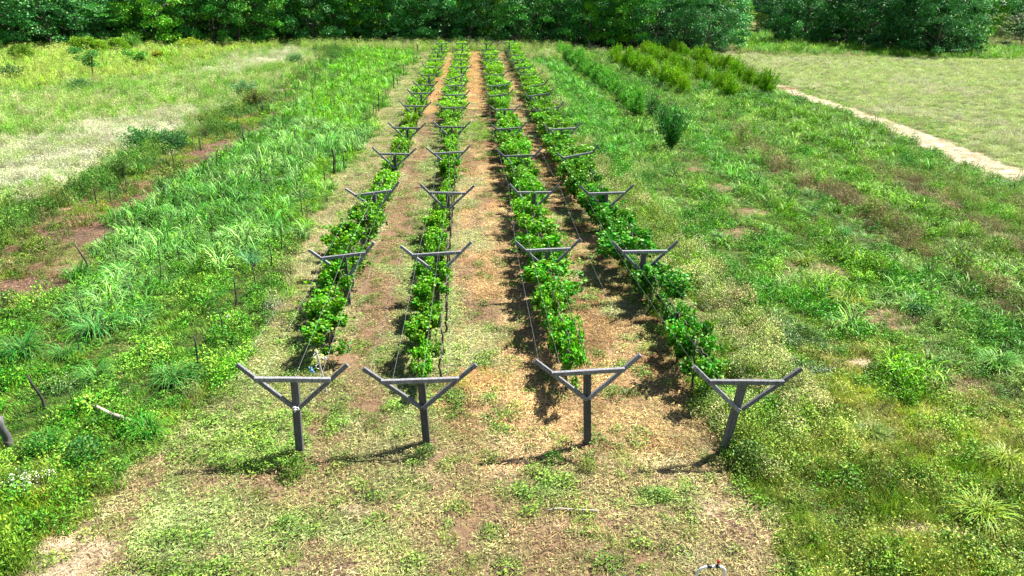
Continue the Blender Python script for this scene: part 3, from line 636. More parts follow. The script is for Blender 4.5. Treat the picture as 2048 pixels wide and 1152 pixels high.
# ------------------------------------------------------------------ grapevines
def vine_crown(seed):
    R = np.random.default_rng(seed)
    n = 3000
    # several shoots bundles inside a unit hedge block: x +-.5, y +-.95 m, z 0..1
    nb = 19; bc = np.stack([R.uniform(-.4, .4, nb), R.uniform(-.95, .95, nb), R.uniform(.15, .85, nb)], 1); br = R.uniform(.10, .27, nb)
    b = R.integers(0, nb, n); off = R.normal(0, 1, (n, 3)); off /= np.linalg.norm(off, axis=1, keepdims=True); off *= (R.random(n)**.45)[:, None]
    c = bc[b]+off*br[b][:, None]*np.array([1.0, 1.2, .9])
    # stray shoots
    for q in range(12):
        k = 26; s = bc[R.integers(0, nb)]; d = np.array([R.uniform(-.6, .6), R.uniform(-.5, .5), R.uniform(-.3, .4)])
        t = R.random(k)[:, None]; c = np.concatenate([c, s+d*t*R.uniform(.7, 1.2)+R.normal(0, .03, (k, 3))])
    n = len(c); d = R.normal(0, 1, (n, 3)); d[:, 2] -= .5; d /= np.linalg.norm(d, axis=1, keepdims=True)
    nr = R.normal(0, .55, (n, 3)); nr[:, 2] += 1; nr /= np.linalg.norm(nr, axis=1, keepdims=True)
    s = np.cross(d, nr); s /= np.linalg.norm(s, axis=1, keepdims=True); up = np.cross(s, d)
    ln = R.uniform(.035, .09, n)[:, None]; 
    # five pointed leaf: base, two shoulders, two side lobes, tip
    prof = [(0, 0, 0), (.1, -.42, .08), (.62, -.50, .10), (1.0, 0, -.04), (.62, .50, .10), (.1, .42, .08)]
    V = np.stack([c+d*ln*p[0]+s*ln*p[1]+up*ln*p[2] for p in prof], 1).reshape(-1, 3)
    bb = np.arange(n)*6
    F = np.concatenate([np.stack([bb, bb+1, bb+2, bb+3], 1), np.stack([bb, bb+3, bb+4, bb+5], 1)])
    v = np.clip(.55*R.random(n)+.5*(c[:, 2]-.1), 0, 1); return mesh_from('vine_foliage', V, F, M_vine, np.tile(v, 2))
def vine_trunk(seed):
    R = random.Random(seed); b = MB()
    p = [(0, 0, -.05)]; x = y = 0
    for k in range(1, 7):
        x += R.uniform(-.04, .04); y += R.uniform(-.05, .05); p.append((x, y, k*.2))
    b.tube(p, [.032, .028, .024, .022, .02, .018, .014], 6)
    for s in (-1, 1):
        q = [p[5]]
        for k in range(1, 6): q.append((x+R.uniform(-.05, .05), y+s*k*.16, p[5][2]+.08+R.uniform(-.03, .05)))
        b.tube(q, [.016, .014, .012, .01, .008, .006], 5)
    return b.build('vine_trunk', M_bark, True)
VC = [vine_crown(100+i) for i in range(9)]; VT = [vine_trunk(i) for i in range(5)]
FOL = {0: [(695, 598, 682), (650, 597, 700), (600, 608, 706), (560, 622, 714), (520, 630, 725), (490, 648, 730), (465, 655, 735), (440, 700, 762), (420, 700, 772), (400, 725, 778), (360, 756, 790), (340, 758, 800), (290, 788, 818), (270, 785, 835), (240, 802, 840), (225, 808, 850), (200, 815, 856), (180, 822, 862), (160, 835, 872), (140, 845, 882), (120, 853, 887), (105, 862, 893), (95, 866, 895), (86, 868, 897)],
 1: [(740, 790, 905), (720, 806, 900), (680, 797, 872), (655, 800, 885), (620, 818, 895), (590, 822, 895), (560, 832, 900), (520, 845, 900), (490, 850, 895), (455, 840, 905), (430, 838, 908), (415, 855, 905), (370, 880, 915), (340, 880, 922), (295, 885, 922), (255, 883, 925), (200, 880, 930), (170, 890, 930), (150, 895, 932), (130, 903, 936), (110, 908, 936), (95, 912, 937), (86, 912, 938)],
 2: [(740, 1125, 1168), (700, 1120, 1175), (670, 1098, 1160), (640, 1080, 1160), (610, 1065, 1140), (580, 1058, 1150), (550, 1045, 1155), (520, 1040, 1150), (490, 1045, 1132), (460, 1030, 1115), (430, 1028, 1105), (400, 1028, 1092), (380, 1033, 1087), (350, 1018, 1082), (320, 1005, 1072), (300, 998, 1066), (270, 992, 1050), (240, 988, 1042), (220, 984, 1032), (200, 975, 1026), (170, 973, 1018), (150, 973, 1006), (130, 968, 1000), (110, 965, 995), (100, 964, 990), (92, 964, 988)],
 3: [(740, 1365, 1430), (720, 1362, 1440), (690, 1350, 1440), (650, 1330, 1420), (610, 1308, 1392), (580, 1288, 1372), (550, 1262, 1352), (530, 1240, 1340), (500, 1205, 1320), (470, 1192, 1300), (440, 1185, 1262), (400, 1160, 1225), (350, 1120, 1192), (320, 1103, 1190), (290, 1092, 1166), (260, 1075, 1147), (230, 1063, 1130), (200, 1052, 1110), (180, 1044, 1100), (160, 1042, 1082), (140, 1033, 1070), (120, 1024, 1056), (100, 1014, 1041), (88, 1010, 1035)]}
GAPS = {0: [(380, 392), (300, 318), (238, 252)], 1: [(697, 712), (636, 646), (382, 400), (300, 314)], 2: [], 3: []}
HZ = [1.3, 1.25, 1.5, 1.5]
dens_names = ['near', 'middle', 'far']
vine_green = [(88, 146, 12), (88, 146, 12), (76, 142, 14), (64, 130, 18)]
for r in range(4):
    tab = sorted(FOL[r]); ys_ = [t[0] for t in tab]; z0 = HZ[r]*.75
    yw = [TPOS[(r, j)][1] for j in range(14)]
    ymax = G(tab[0][1], tab[0][0], z0)[1]; yy = G(tab[-1][1], tab[-1][0], z0)[1]+[1.7, 1.1, 1.0, 1.0][r]
    step = 1.5; cnt = {}
    while yy < ymax:
        # pixel row of this station
        xr = ROWX[r]; P3 = np.array([xr, yy, z0-CAM_H]); dd = P3@fwd; py = 576-F_PX*(P3@AY)/dd
        xl = np.interp(py, ys_, [t[1] for t in tab]); xh = np.interp(py, ys_, [t[2] for t in tab])
        gap = any(a <= py <= b for a, b in GAPS[r])
        if gap: yy += .6; continue
        X0, _ = zat(xl, py, yy); X1, _ = zat(xh, py, yy); wdt = min(max(X1-X0, .55), 2.0); cx = (X0+X1)/2
        j = max([q for q in range(14) if yw[q] <= yy] or [0]); cnt[j] = cnt.get(j, 0)+1
        bay = 'between the %s and %s trellis' % (ordw[j], ordw[min(j+1, 13)]) if j < 13 else 'past the last trellis'
        lab = 'leafy grapevine, %s in line %s, %s row' % (ordw[cnt[j]-1], bay, roww[r])
        t = empty('grapevine', (cx*.45+xr*.55 if r == 0 else cx, yy, 0), random.uniform(-.1, .1), lab, 'vine', 'grapevines along the trellis rows')
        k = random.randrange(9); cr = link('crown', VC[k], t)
        hv = HZ[r]*random.uniform(.78, 1.16); wdt *= random.uniform(.72, 1.15) if random.random() > .12 else .55
        cr.location = (cx-t.location.x, 0, hv*.28); cr.rotation_euler = (0, random.uniform(-.08, .08), random.choice([0, math.pi]))
        cr.scale = (wdt*.9, random.uniform(.9, 1.12), hv*.78)
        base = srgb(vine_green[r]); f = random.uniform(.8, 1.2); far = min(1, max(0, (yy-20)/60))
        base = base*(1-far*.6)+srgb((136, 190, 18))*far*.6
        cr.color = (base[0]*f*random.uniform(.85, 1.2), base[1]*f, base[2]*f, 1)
        tr = link('trunk', VT[random.randrange(5)], t); tr.scale = (1.2, 1.2, hv*.8)
        tr.location = (xr-t.location.x+random.uniform(-.05, .05), 0, 0)
        yy += step*random.uniform(.9, 1.1)

# ------------------------------------------------------------------ stakes in the weed strip
STK = [((353, 491), (361, 540), 1.3), ((420, 422), (424, 484), 1), ((393, 468), (395, 500), 1), ((448, 410), (451, 444), 1), ((476, 380), (477, 413), 1), ((598, 387), (603, 446), .9), ((578, 422), (582, 462), .8), ((560, 446), (562, 502), 1),
 ((537, 488), (541, 543), 1.1), ((504, 528), (512, 588), 1), ((467, 557), (470, 616), 1.3), ((438, 620), (440, 679), 1.3), ((388, 672), (396, 741), 1.4), ((259, 569), (267, 623), 1.2), ((316, 498), (317, 580), .8), ((200, 630), (210, 675), 1),
 ((152, 665), (155, 713), 1), ((187, 375), (190, 416), 1.3), ((218, 378), (220, 406), 1.2), ((327, 372), (329, 420), 2.0), ((137, 397), (153, 446), .7), ((486, 267), (489, 299), 1.3), ((452, 292), (454, 325), 1), ((505, 255), (506, 281), 1), ((500, 203), (500, 226), 1), ((515, 198), (514, 219), 1.2),
 ((549, 226), (550, 250), 1), ((536, 236), (537, 260), .9), ((384, 271), (383, 295), 1), ((409, 261), (409, 281), 1), ((520, 330), (521, 375), 1.2), ((545, 309), (546, 347), .9), ((564, 299), (565, 326), 1), ((577, 299), (578, 319), 1), ((621, 264), (622, 285), 1),
 ((665, 297), (666, 347), 2.6), ((660, 323), (659, 354), 1), ((647, 340), (648, 378), 1.2), ((685, 299), (686, 337), 1.2), ((670, 305), (671, 347), .8), ((248, 351), (252, 385), 1.2), ((476, 368), (477, 399), 1),
 ((726, 236), (726, 264), 1.1), ((719, 247), (720, 270), 1), ((756, 183), (757, 222), 1.8), ((765, 192), (765, 211), 1.2), ((786, 148), (787, 177), 2), ((794, 155), (794, 172), 1.3), ((770, 178), (771, 199), .8), ((775, 178), (776, 197), .8), ((746, 205), (746, 236), .9), ((750, 201), (752, 232), 1), ((739, 215), (739, 245), .9),
 ((710, 257), (710, 276), 1), ((693, 280), (694, 315), .9), ((703, 276), (704, 309), .9), ((807, 128), (806, 152), 1.8), ((811, 127), (811, 142), 1), ((815, 124), (815, 140), 1.2), ((821, 115), (821, 128), 1.2), ((828, 105), (827, 130), 2), ((791, 95), (790, 111), 2.6), ((834, 88), (835, 105), 3), ((750, 120), (751, 142), 1.8), ((736, 147), (735, 165), 1.2), ((744, 143), (745, 159), 1.2),
 ((742, 99), (742, 111), 1.2), ((620, 261), (620, 286), 1.2), ((630, 253), (630, 266), 1), ((668, 197), (668, 217), 1.6), ((675, 205), (676, 223), 1.1), ((682, 197), (683, 217), 1), ((688, 134), (688, 147), 1.2), ((678, 141), (679, 153), 1.2), ((698, 130), (698, 142), 1.2), ((661, 116), (661, 130), 1.2), ((649, 124), (649, 135), 1), ((594, 192), (595, 211), 1.2), ((567, 176), (567, 190), 1), ((557, 178), (557, 192), 1), ((529, 345), (530, 372), 1), ((590, 352), (590, 378), 1), ((612, 410), (612, 440), .8), ((700, 100), (700, 112), 1.2), ((720, 101), (720, 112), 1.2), ((732, 98), (732, 110), 1.2)]
def stake_mesh(seed, bend=.02):
    R = random.Random(seed); b = MB(); p = []; x = y = 0
    for k in range(6):
        p.append((x, y, k/5.0)); x += R.uniform(-bend, bend); y += R.uniform(-bend, bend)
    b.tube(p, [.5, .48, .46, .43, .4, .36], 6); return b
def make_stake(i, t, bt, w, bend=.02):
    bx, by = G(*bt); tx, tz = zat(t[0], t[1], by)
    R = random.Random(i); rad = .016*w*(1+by*.006); b = MB(); p = []; n = 6
    for k in range(n+1):
        f = k/n; wob = math.sin(f*math.pi)*bend
        p.append((bx+(tx-bx)*f+R.uniform(-.5, .5)*bend*.4+wob, by+R.uniform(-.5, .5)*bend, -.1+(tz+.1)*f))
    b.tube([(q[0]-bx, q[1]-by, q[2]) for q in p], [rad*(1.1-.3*k/n) for k in range(n+1)], 6)
    me_ = b.build('stake', M_stake, True); o = link('stake', me_, None, (bx, by, 0)); return o
srt = sorted(range(len(STK)), key=lambda i: -STK[i][1][1])
edge_n = in_n = 0
for i in srt:
    t, bt, w = STK[i]; o = make_stake(i, t, bt, w, .02+.02*((i*7) % 3))
    bx, by = o.location.x, o.location.y
    thick = 'thick' if w > 1.6 else ('stout' if w > 1.15 else 'thin')
    if bx > -8.3:
        lab = '%s dark stake, %s from the front along the mown edge' % (thick, nth(edge_n)); edge_n += 1
    else:
        lab = '%s dark stake in the tall grass, %s from the front' % (thick, nth(in_n)); in_n += 1
    tag(o, lab, 'stake', 'stakes standing in the weed strip')
k_ = 0
for lx in (-10.6, -12.9, -15.2):
    for ly in np.arange(38, 96, 6.5):
        R_ = random.Random(int(ly*10)+int(lx)); bx = lx+R_.uniform(-.3, .3); by = ly+R_.uniform(-1, 1); b = MB()
        b.tube([(0, 0, -.1), (R_.uniform(-.03, .03), 0, .6), (R_.uniform(-.06, .06), 0, 1.25*R_.uniform(.8, 1.2))], .022*(1+by*.005), 6)
        o = link('stake', b.build('stake', M_stake, True), None, (bx, by, 0)); k_ += 1
        tag(o, 'thin dark stake, %s from the near end, in the %s line through the tall grass' % (nth(int((ly-38)/6.5)), {-10.6: 'right', -12.9: 'middle', -15.2: 'left'}[lx]), 'stake', 'stakes standing in the weed strip')
def special(name, label, cat, pts3, rads, mat, n=8):
    b = MB(); p0 = Vector(pts3[0]); b.tube([Vector(p)-p0 for p in pts3], rads, n); o = link(name, b.build(name, mat, True), None, p0); return tag(o, label, cat)
def stickpts(tops, base, k=6, bow=0.0):
    bx, by = G(*base); tx, tz = zat(tops[0], tops[1], by)
    return [(bx+(tx-bx)*i/k+bow*math.sin(math.pi*i/k), by+.05*math.sin(i), -.06+(tz+.06)*i/k) for i in range(k+1)]
special('bent_stick', 'bent bare stick leaning left beside the brown patch', 'stick', stickpts((149, 484), (179, 548), 6, .07), [.035, .033, .03, .03, .027, .024, .018], M_bark)
special('bent_stick', 'bent dark stick leaning left at the lower left', 'stick', stickpts((55, 748), (88, 822), 6, .06), [.035, .033, .03, .028, .026, .024, .02], M_stake)
special('fence_post', 'thick round grey post at the left border of the photo', 'post', stickpts((-2, 833), (16, 892)), [.085, .085, .082, .08, .08, .078, .075], M_post, 12)
special('grey_stake', 'lone thin stake at the right border beyond the brown strips', 'stake', stickpts((2029, 366), (2027, 390)), .02, M_stake)
a_, b_ = G(168, 823), G(266, 856)
special('dead_branch', 'pale dead branch lying in the grass at the lower left', 'branch', [(a_[0]+(b_[0]-a_[0])*f, a_[1]+(b_[1]-a_[1])*f+.05*math.sin(f*5), .19+.03*math.sin(f*9)) for f in np.linspace(0, 1, 8)], [.02, .035, .04, .045, .045, .05, .045, .04], M_log)
a_, b_ = G(1090, 1028), G(1197, 1024)
special('dead_stick', 'pale thin stick lying on the straw in front', 'stick', [(a_[0]+(b_[0]-a_[0])*f, a_[1]+(b_[1]-a_[1])*f+.05*math.sin(f*5), .07+.01*math.sin(f*9)) for f in np.linspace(0, 1, 8)], [.008, .014, .016, .018, .02, .02, .018, .012], M_log)
# black drip hoses lying in the bare patches
for (pa, pb, lab) in (((1735, 620), (1790, 655), 'black hose lying across the bare patch right of the vines'), ((1885, 748), (1915, 775), 'black hose lying in the small bare patch at the right'), ((1640, 530), (1660, 560), 'black hose lying beside the yellow tuft at the right')):
    a_, b_ = G(*pa), G(*pb)
    special('drip_hose', lab, 'hose', [(a_[0]+(b_[0]-a_[0])*f+.06*math.sin(f*6), a_[1]+(b_[1]-a_[1])*f, .05+.03*math.sin(f*7)) for f in np.linspace(0, 1, 9)], .012, M_black, 6)

# white pole with rags and blue twine behind the first trellis
pb_ = G(655, 790); tx, tz = zat(633, 700, pb_[1])
pole = empty('marker_pole', (pb_[0], pb_[1], 0), 0, 'thin pale pole with white ties behind the leftmost front trellis', 'pole')
b = MB(); b.tube([((tx-pb_[0])*f, .02*math.sin(f*6), -.1+(tz+.1)*f) for f in np.linspace(0, 1, 7)], [.024, .024, .022, .022, .02, .02, .018], 8); link('shaft', b.build('shaft', M_pale, True), pole)
b = MB()
for h in (.95, .72):
    p = []
    for k in range(14):
        t_ = k/13*7; p.append(((tx-pb_[0])*h-.02+.045*math.cos(t_)-.05*k/13, -.03+.04*math.sin(t_), tz*h-.012*k))
    b.tube(p, .009, 5)
link('tie', b.build('tie', M_rag, True), pole)
def crumple(name, label, cat, loc, mat, r, seed, strands=16):
    R = random.Random(seed); b = MB()
    for k in range(strands):
        p = Vector((R.uniform(-.5, .5), R.uniform(-.3, .3), R.uniform(-.5, .5)))*r; ps = [p]
        for q in range(5): p = p+Vector((R.uniform(-.5, .5), R.uniform(-.3, .3), R.uniform(-.6, .4)))*r; ps.append(p)
        b.tube(ps, [r*.12, r*.2, r*.22, r*.2, r*.16, r*.06], 5)
    o = link(name, b.build(name, mat, True), None, loc); return tag(o, label, cat)
T0 = TPOS[(0, 0)]
jx, jz = zat(591, 820, T0[1]-.2)
crumple('rag', 'crumpled white rag tied at the knee of the leftmost front trellis', 'rag', (jx, T0[1]-.15, jz), M_rag, .055, 3)
wx, wy = G(622, 738, 1.3); crumple('twine', 'blue twine hanging from the wires of the leftmost row', 'twine', (wx, wy, 1.3), M_blue, .07, 9, 7)
wx, wz = zat(624, 778, T0[1]-.15); crumple('twine', 'small blue twine knot on the right arm of the leftmost front trellis', 'twine', (wx, T0[1]-.16, wz), M_blue, .03, 11, 6)
for (px, py, lab) in ((650, 738, 'white rag hanging by the pale pole'), (456, 632, 'scrap of white plastic by a stake in the left weeds'), (240, 832, 'scrap of pale plastic near the dead branch')):
    wx, wy = G(px, py, .2); crumple('plastic_scrap', lab, 'scrap', (wx, wy, .18 if px != 650 else .5), M_rag, .05, px, 8)
# white pipe arch with valve at the bottom border
pa, pb = G(1395, 1200), G(1449, 1200)
yb = (pa[1]+pb[1])/2; xa, za = zat(1392, 1165, yb); xb, zb = zat(1450, 1165, yb); xt, zt = zat(1421, 1133, yb)
yb = G(1420, 1225)[1]; xa, _ = zat(1393, 1152, yb); xb, _ = zat(1449, 1152, yb); _, zt = zat(1421, 1133, yb); xt = (xa+xb)/2
pipe = empty('water_pipe', (xt, yb, 0), 0, 'white pipe arch with black coupling and red valve at the bottom border', 'pipe')
hw = (xb-xa)/2; pp = [(-hw, 0, -.1), (-hw, 0, zt*.4), (-hw, 0, zt-.16), (-hw+.015, 0, zt-.09), (-hw+.05, 0, zt-.04), (-hw+.11, 0, zt-.008), (-hw*.3, 0, zt+.002), (hw*.3, 0, zt), (hw-.11, 0, zt-.002), (hw-.05, 0, zt-.02), (hw-.012, 0, zt-.07), (hw, 0, zt-.15), (hw, 0, zt*.4), (hw, 0, -.1)]
b = MB(); b.tube(pp, .021, 12); link('pipe', b.build('pipe', M_white, True), pipe)
b = MB(); b.tube([(-.075, 0, zt+.0), (-.06, 0, zt), (-.02, 0, zt), (-.005, 0, zt)], [.026, .034, .034, .026], 12); link('coupling', b.build('coupling', M_black, True), pipe)
vx = .085; vv = empty('valve', (vx, 0, zt)); vv.parent = pipe
b = MB(); b.tube([(vx-.03, 0, zt), (vx+.03, 0, zt)], .029, 12); b.tube([(vx, 0, zt-.03), (vx, 0, zt+.065)], [.018, .014], 8); vo = link('valve_body', b.build('valve_body', M_black, True), pipe)
bpy.data.objects.remove(vv)
b = MB(); b.tube([(vx, 0, zt+.06), (vx+.004, -.005, zt+.085), (vx+.012, -.01, zt+.125)], [.02, .026, .02], 10); link('valve_handle', b.build('valve_handle', M_red, True), pipe)

# ------------------------------------------------------------------ single grass clumps and weeds one can point to
M_objleaf = leafmat('clump_leaf', 'OBJ', .25, .5, .3)
def clump_mesh(n, L, wd, r): 
    V, F, v = P_tall(n, L, wd, r); return mesh_from('grass_blades', V, F, M_objleaf, v)
CL = [clump_mesh(170, (.5, 1.25), (.018, .034), .26) for _ in range(3)]
def bushy_mesh(n, r, h, leaf):
    c = disc(n, r, .6); q = np.hypot(c[:, 0], c[:, 1])/r; c[:, 2] = .04+rng.random(n)**.6*h*(1-q*q*.55)
    V, F, v = leaves_np(c, dirs(n, -.2, .7), dirs(n, .2, 1), rng.uniform(*leaf, n), rng.uniform(*leaf, n)*.6); return mesh_from('weed_leaves', V, F, M_objleaf, v)
BM = [bushy_mesh(420, .4, .55, (.05, .10)) for _ in range(3)]
for k, (px, py, s, col, lab) in enumerate([(45, 712, 1.25, (66, 128, 44), 'big arching grass clump at the left border, behind the bent stick'), (192, 762, .85, (86, 144, 56), 'arching grass clump right of the leaning dark stick'), (345, 768, 1.0, (82, 142, 60), 'arching grass clump left of the front stake by the mown edge'),
    (500, 530, 1.05, (90, 152, 84), 'blue green grass clump standing alone by the mown edge'), (196, 668, 1.2, (80, 146, 64), 'broad grass clump at the near end of the tall grass'), (268, 640, 1.0, (86, 150, 70), 'grass clump right of the broad one ending the tall grass'), (130, 715, .8, (84, 146, 56), 'loose grass clump between the border clump and a stake'), (298, 868, .8, (74, 140, 40), 'small grass clump beside the dead branch'),
    (92, 895, .7, (78, 140, 46), 'small pale grass clump right of the thick left post'), (430, 600, .6, (84, 146, 60), 'thin grass clump between two edge stakes'), (1990, 740, 1.0, (92, 150, 50), 'grass clump at the right border above the olive sward'), (1835, 620, .95, (80, 140, 50), 'leafy grass clump right of the bare patch with a hose'), (1690, 470, .8, (90, 150, 64), 'grass clump beside the brown strip at the right'),
    (1960, 1040, .9, (132, 162, 34), 'yellow green grass clump at the lower right'), (2010, 930, .8, (128, 158, 36), 'yellow green grass clump at the right border'), (1610, 530, .95, (122, 150, 40), 'yellow grass tuft behind the second bare patch'), (1690, 612, .95, (136, 150, 30), 'golden grass tuft left of the bare patch with a hose'), (1740, 868, .7, (92, 122, 44), 'olive rush like tuft in the sward right of the front trellises')]):
    x, y = G(px, py); t = empty('grass_clump', (x, y, 0), k*1.3, lab, 'grass clump', 'separate clumps of long grass')
    o = link('blades', CL[k % 3], t); o.scale = (s*.8, s*.8, s*(.5 if k == 17 else .78)); o.color = (*srgb(col), 1)
for k, (px, py, s, col, lab) in enumerate([(590, 950, .6, (84, 124, 26), 'upright green weed at the foot of the leftmost front trellis'), (852, 912, .5, (70, 112, 34), 'low weed around the foot of the second front trellis'), (1175, 940, .5, (110, 136, 44), 'small weed below the third front trellis'), (440, 690, 1.0, (76, 140, 26), 'dark leafy bush on a stake by the mown edge'), (392, 765, .85, (70, 126, 34), 'leafy weed at the nearest edge stake'),
    (360, 548, .8, (96, 160, 34), 'bright leafy weed at a stake amid the grass'), (318, 590, .8, (86, 150, 34), 'leafy weed at the foot of a tall thin stake'), (268, 632, .9, (86, 150, 34), 'leafy weed right of the broad grass clump'), (512, 592, .7, (86, 146, 40), 'leafy weed at the foot of an edge stake'), (172, 920, .9, (62, 120, 40), 'dark broadleaf weed at the lower left'), (82, 905, .8, (74, 134, 40), 'broadleaf weed below the thick left post'), (335, 770, .7, (72, 128, 40), 'leafy weed beside the arching clump'),
    (155, 725, .5, (110, 150, 30), 'small yellow weed at a stake left of the arching clumps'), (1520, 830, 1.1, (92, 134, 48), 'leafy weed behind the leaning front trellis'), (1420, 800, .8, (70, 124, 44), 'leafy weed left of the leaning front trellis'), (1500, 930, .9, (110, 146, 66), 'pale weed right of the leaning post foot'), (1835, 640, 1.0, (58, 116, 44), 'dark green weed beside the bare patch with a hose')]):
    x, y = G(px, py); t = empty('weed', (x, y, 0), k*1.1, lab, 'weed', 'separate leafy weeds')
    o = link('leaves', BM[k % 3], t); o.scale = (s, s, s*(1.2 if k == 0 else 1)); o.color = (*srgb(col), 1)

# ------------------------------------------------------------------ shrubs
def shrub_mesh(kind, seed):
    R = np.random.default_rng(seed)
    V = []; 
    if kind in ('spiky', 'upright'):      # upright branched bush with narrow leaves
        up_ = kind == 'upright'; ns = 120 if up_ else 70; n = 42 if up_ else 60; t = R.random(ns)*6.283; tl = R.uniform(.05, 1.0 if up_ else .55, ns)**(1 if up_ else 1); L = R.uniform(.6, 1.0, ns)*(1-.25*(tl > .7))
        d = np.stack([np.sin(tl)*np.cos(t), np.sin(tl)*np.sin(t), np.cos(tl)], 1)
        f = R.uniform(.12, 1, (ns, n)); c = (d[:, None]*L[:, None, None]*f[..., None]).reshape(-1, 3)+R.normal(0, .022, (ns*n, 3))
        dd = np.repeat(d, n, 0)+R.normal(0, .5, (ns*n, 3)); dd /= np.linalg.norm(dd, axis=1, keepdims=True)
        nr = R.normal(0, 1, (ns*n, 3)); nr[:, 2] += .4; nr /= np.linalg.norm(nr, axis=1, keepdims=True)
        V, F, v = leaves_np(c, dd, nr, R.uniform(.04, .08, ns*n), R.uniform(.018, .034, ns*n) if up_ else R.uniform(.012, .024, ns*n))
    else:
        nb = 34; d = R.normal(0, 1, (nb, 3)); d[:, 2] = np.abs(d[:, 2])*1.1-.35; d /= np.linalg.norm(d, axis=1, keepdims=True)
        bc = d*np.array([.36, .36, .42])*R.uniform(.55, 1, (nb, 1))+np.array([0, 0, .42]); br = R.uniform(.10, .19, nb)
        n = 4200; b = R.integers(0, nb, n); off = R.normal(0, 1, (n, 3)); off /= np.linalg.norm(off, axis=1, keepdims=True); off *= (R.random(n)**.4)[:, None]
        c = bc[b]+off*br[b][:, None]
        dd = off*1.0+R.normal(0, .5, (n, 3)); dd[:, 2] += .6; dd /= np.linalg.norm(dd, axis=1, keepdims=True)
        nr = R.normal(0, .7, (n, 3)); nr[:, 2] += .8; nr /= np.linalg.norm(nr, axis=1, keepdims=True)
        V, F, v = leaves_np(c, dd, nr, R.uniform(.035, .07, n), R.uniform(.02, .035, n))
    return mesh_from('shrub_foliage', V, F, M_tree, v)
def stem_mesh(seed, h=.6):
    R = random.Random(seed); b = MB()
    for k in range(5):
        a = R.random()*6.28; b.tube([(0, 0, -.03), (.08*math.cos(a), .08*math.sin(a), h*.4), (.2*math.cos(a), .2*math.sin(a), h)], [.025, .018, .008], 5)
    return b.build('shrub_stem', M_bark, True)
SP = [shrub_mesh('spiky', 50+i) for i in range(4)]; UP = [shrub_mesh('upright', 80+i) for i in range(5)]; RB = [shrub_mesh('round', 60+i) for i in range(5)]; SM = [stem_mesh(i) for i in range(3)]
def shrub(px, py, w, h, col, kind, lab, group=None, cat='shrub', name='shrub'):
    x, y = G(px, py); t = empty(name, (x, y, 0), random.random()*6.28, lab, cat, group)
    o = link('crown', random.choice({'spiky': SP, 'upright': UP, 'round': RB}[kind]), t); o.scale = (w, w, h); f = random.uniform(.88, 1.12)
    c = srgb(col)*f; o.color = (c[0]*random.uniform(.9, 1.15), c[1], c[2], 1)
    s = link('stem', random.choice(SM), t); s.scale = (w*.8, w*.8, h)
    return t
def row(p0, p1, n, w, h, col, kind, rowname, group):
    a = np.array(G(*p0)); b = np.array(G(*p1))
    for k in range(n):
        q = a+(b-a)*k/(n-1)+rng.normal(0, .2, 2)
        t = empty('shrub', (q[0], q[1], 0), random.random()*6.28, '%s from the far end of the %s' % (nth(k), rowname), 'shrub', group)
        o = link('crown', random.choice(UP+RB[:3]), t); s = random.uniform(.78, 1.2)
        o.scale = (w*s, w*s, h*s*random.uniform(.92, 1.1)); o.location = (0, 0, -.12*h); f = random.uniform(.85, 1.15); c = srgb(col)*f
        o.color = (c[0]*random.uniform(.9, 1.15), c[1], c[2], 1)
        st = link('stem', random.choice(SM), t); st.scale = (w*.8, w*.8, h)
row((1120, 110), (1278, 228), 24, 1.8, 2.2, (86, 150, 42), 'upright', 'dark green shrub row nearest the vines', 'dark green shrubs nearest the vines')
row((1222, 122), (1368, 188), 15, 1.8, 2.5, (106, 152, 12), 'upright', 'front olive shrub row', 'olive green shrubs in rows')
row((1290, 112), (1462, 193), 16, 1.85, 2.6, (102, 148, 12), 'upright', 'middle olive shrub row', 'olive green shrubs in rows')
row((1345, 105), (1535, 187), 17, 1.85, 2.7, (98, 146, 12), 'upright', 'back olive shrub row', 'olive green shrubs in rows')
shrub(1342, 300, 2.7, 2.7, (46, 104, 30), 'spiky', 'large dark spiky bush ending the shrub row nearest the vines')
shrub(1326, 268, 2.2, 2.1, (52, 100, 40), 'spiky', 'smaller spiky bush just behind the large dark one')
shrub(1303, 240, 2.2, 1.9, (60, 110, 44), 'spiky', 'low spiky bush between the row and the large dark bush')
# left meadow bushes
for (px, py, w, h, col, kd_, lab) in [(45, 125, 3.6, 2.2, (86, 128, 30), 'round', 'round green bush alone in the far left meadow'), (172, 112, 4.6, 2.6, (104, 142, 26), 'round', 'broad bright bush left of the small trees'), (200, 112, 3.6, 2.2, (112, 150, 30), 'round', 'yellow green bush touching the broad bright one'),
    (240, 110, 3.6, 2.4, (104, 144, 30), 'round', 'yellow green bush left of the flat topped sapling'), (262, 103, 4.2, 2.6, (78, 126, 34), 'round', 'dark green bush behind the flat topped sapling'), (383, 102, 4.4, 2.0, (120, 148, 28), 'round', 'flat yellow green bush at the back of the meadow'), (162, 180, 2.0, 1.1, (64, 104, 52), 'upright', 'low grey green bush below the leaning sapling'),
    (20, 160, 3.2, 1.6, (56, 96, 46), 'upright', 'dark low bush at the left border'), (325, 122, 3.4, 1.4, (130, 140, 34), 'round', 'low olive bush right of the flat topped sapling'), (510, 210, 2.2, 1.3, (92, 104, 40), 'upright', 'brownish bush in the dark band left of the stakes'), (288, 300, 2.4, 1.4, (62, 112, 52), 'upright', 'dark green bush in the band above the yellow flowers'), (490, 190, 2.4, 1.3, (84, 124, 72), 'upright', 'grey green bush in the dark band'), (590, 130, 2.6, 1.5, (84, 130, 70), 'upright', 'grey green bush at the far end of the dark band'), (245, 360, 1.6, 1.3, (84, 112, 48), 'spiky', 'feathery olive bush behind the leaning stakes'),
    (345, 300, 1.9, 1.2, (52, 104, 54), 'upright', 'green bush right of the dark one in the band')]:
    shrub(px, py, w, h, col, kd_, lab)
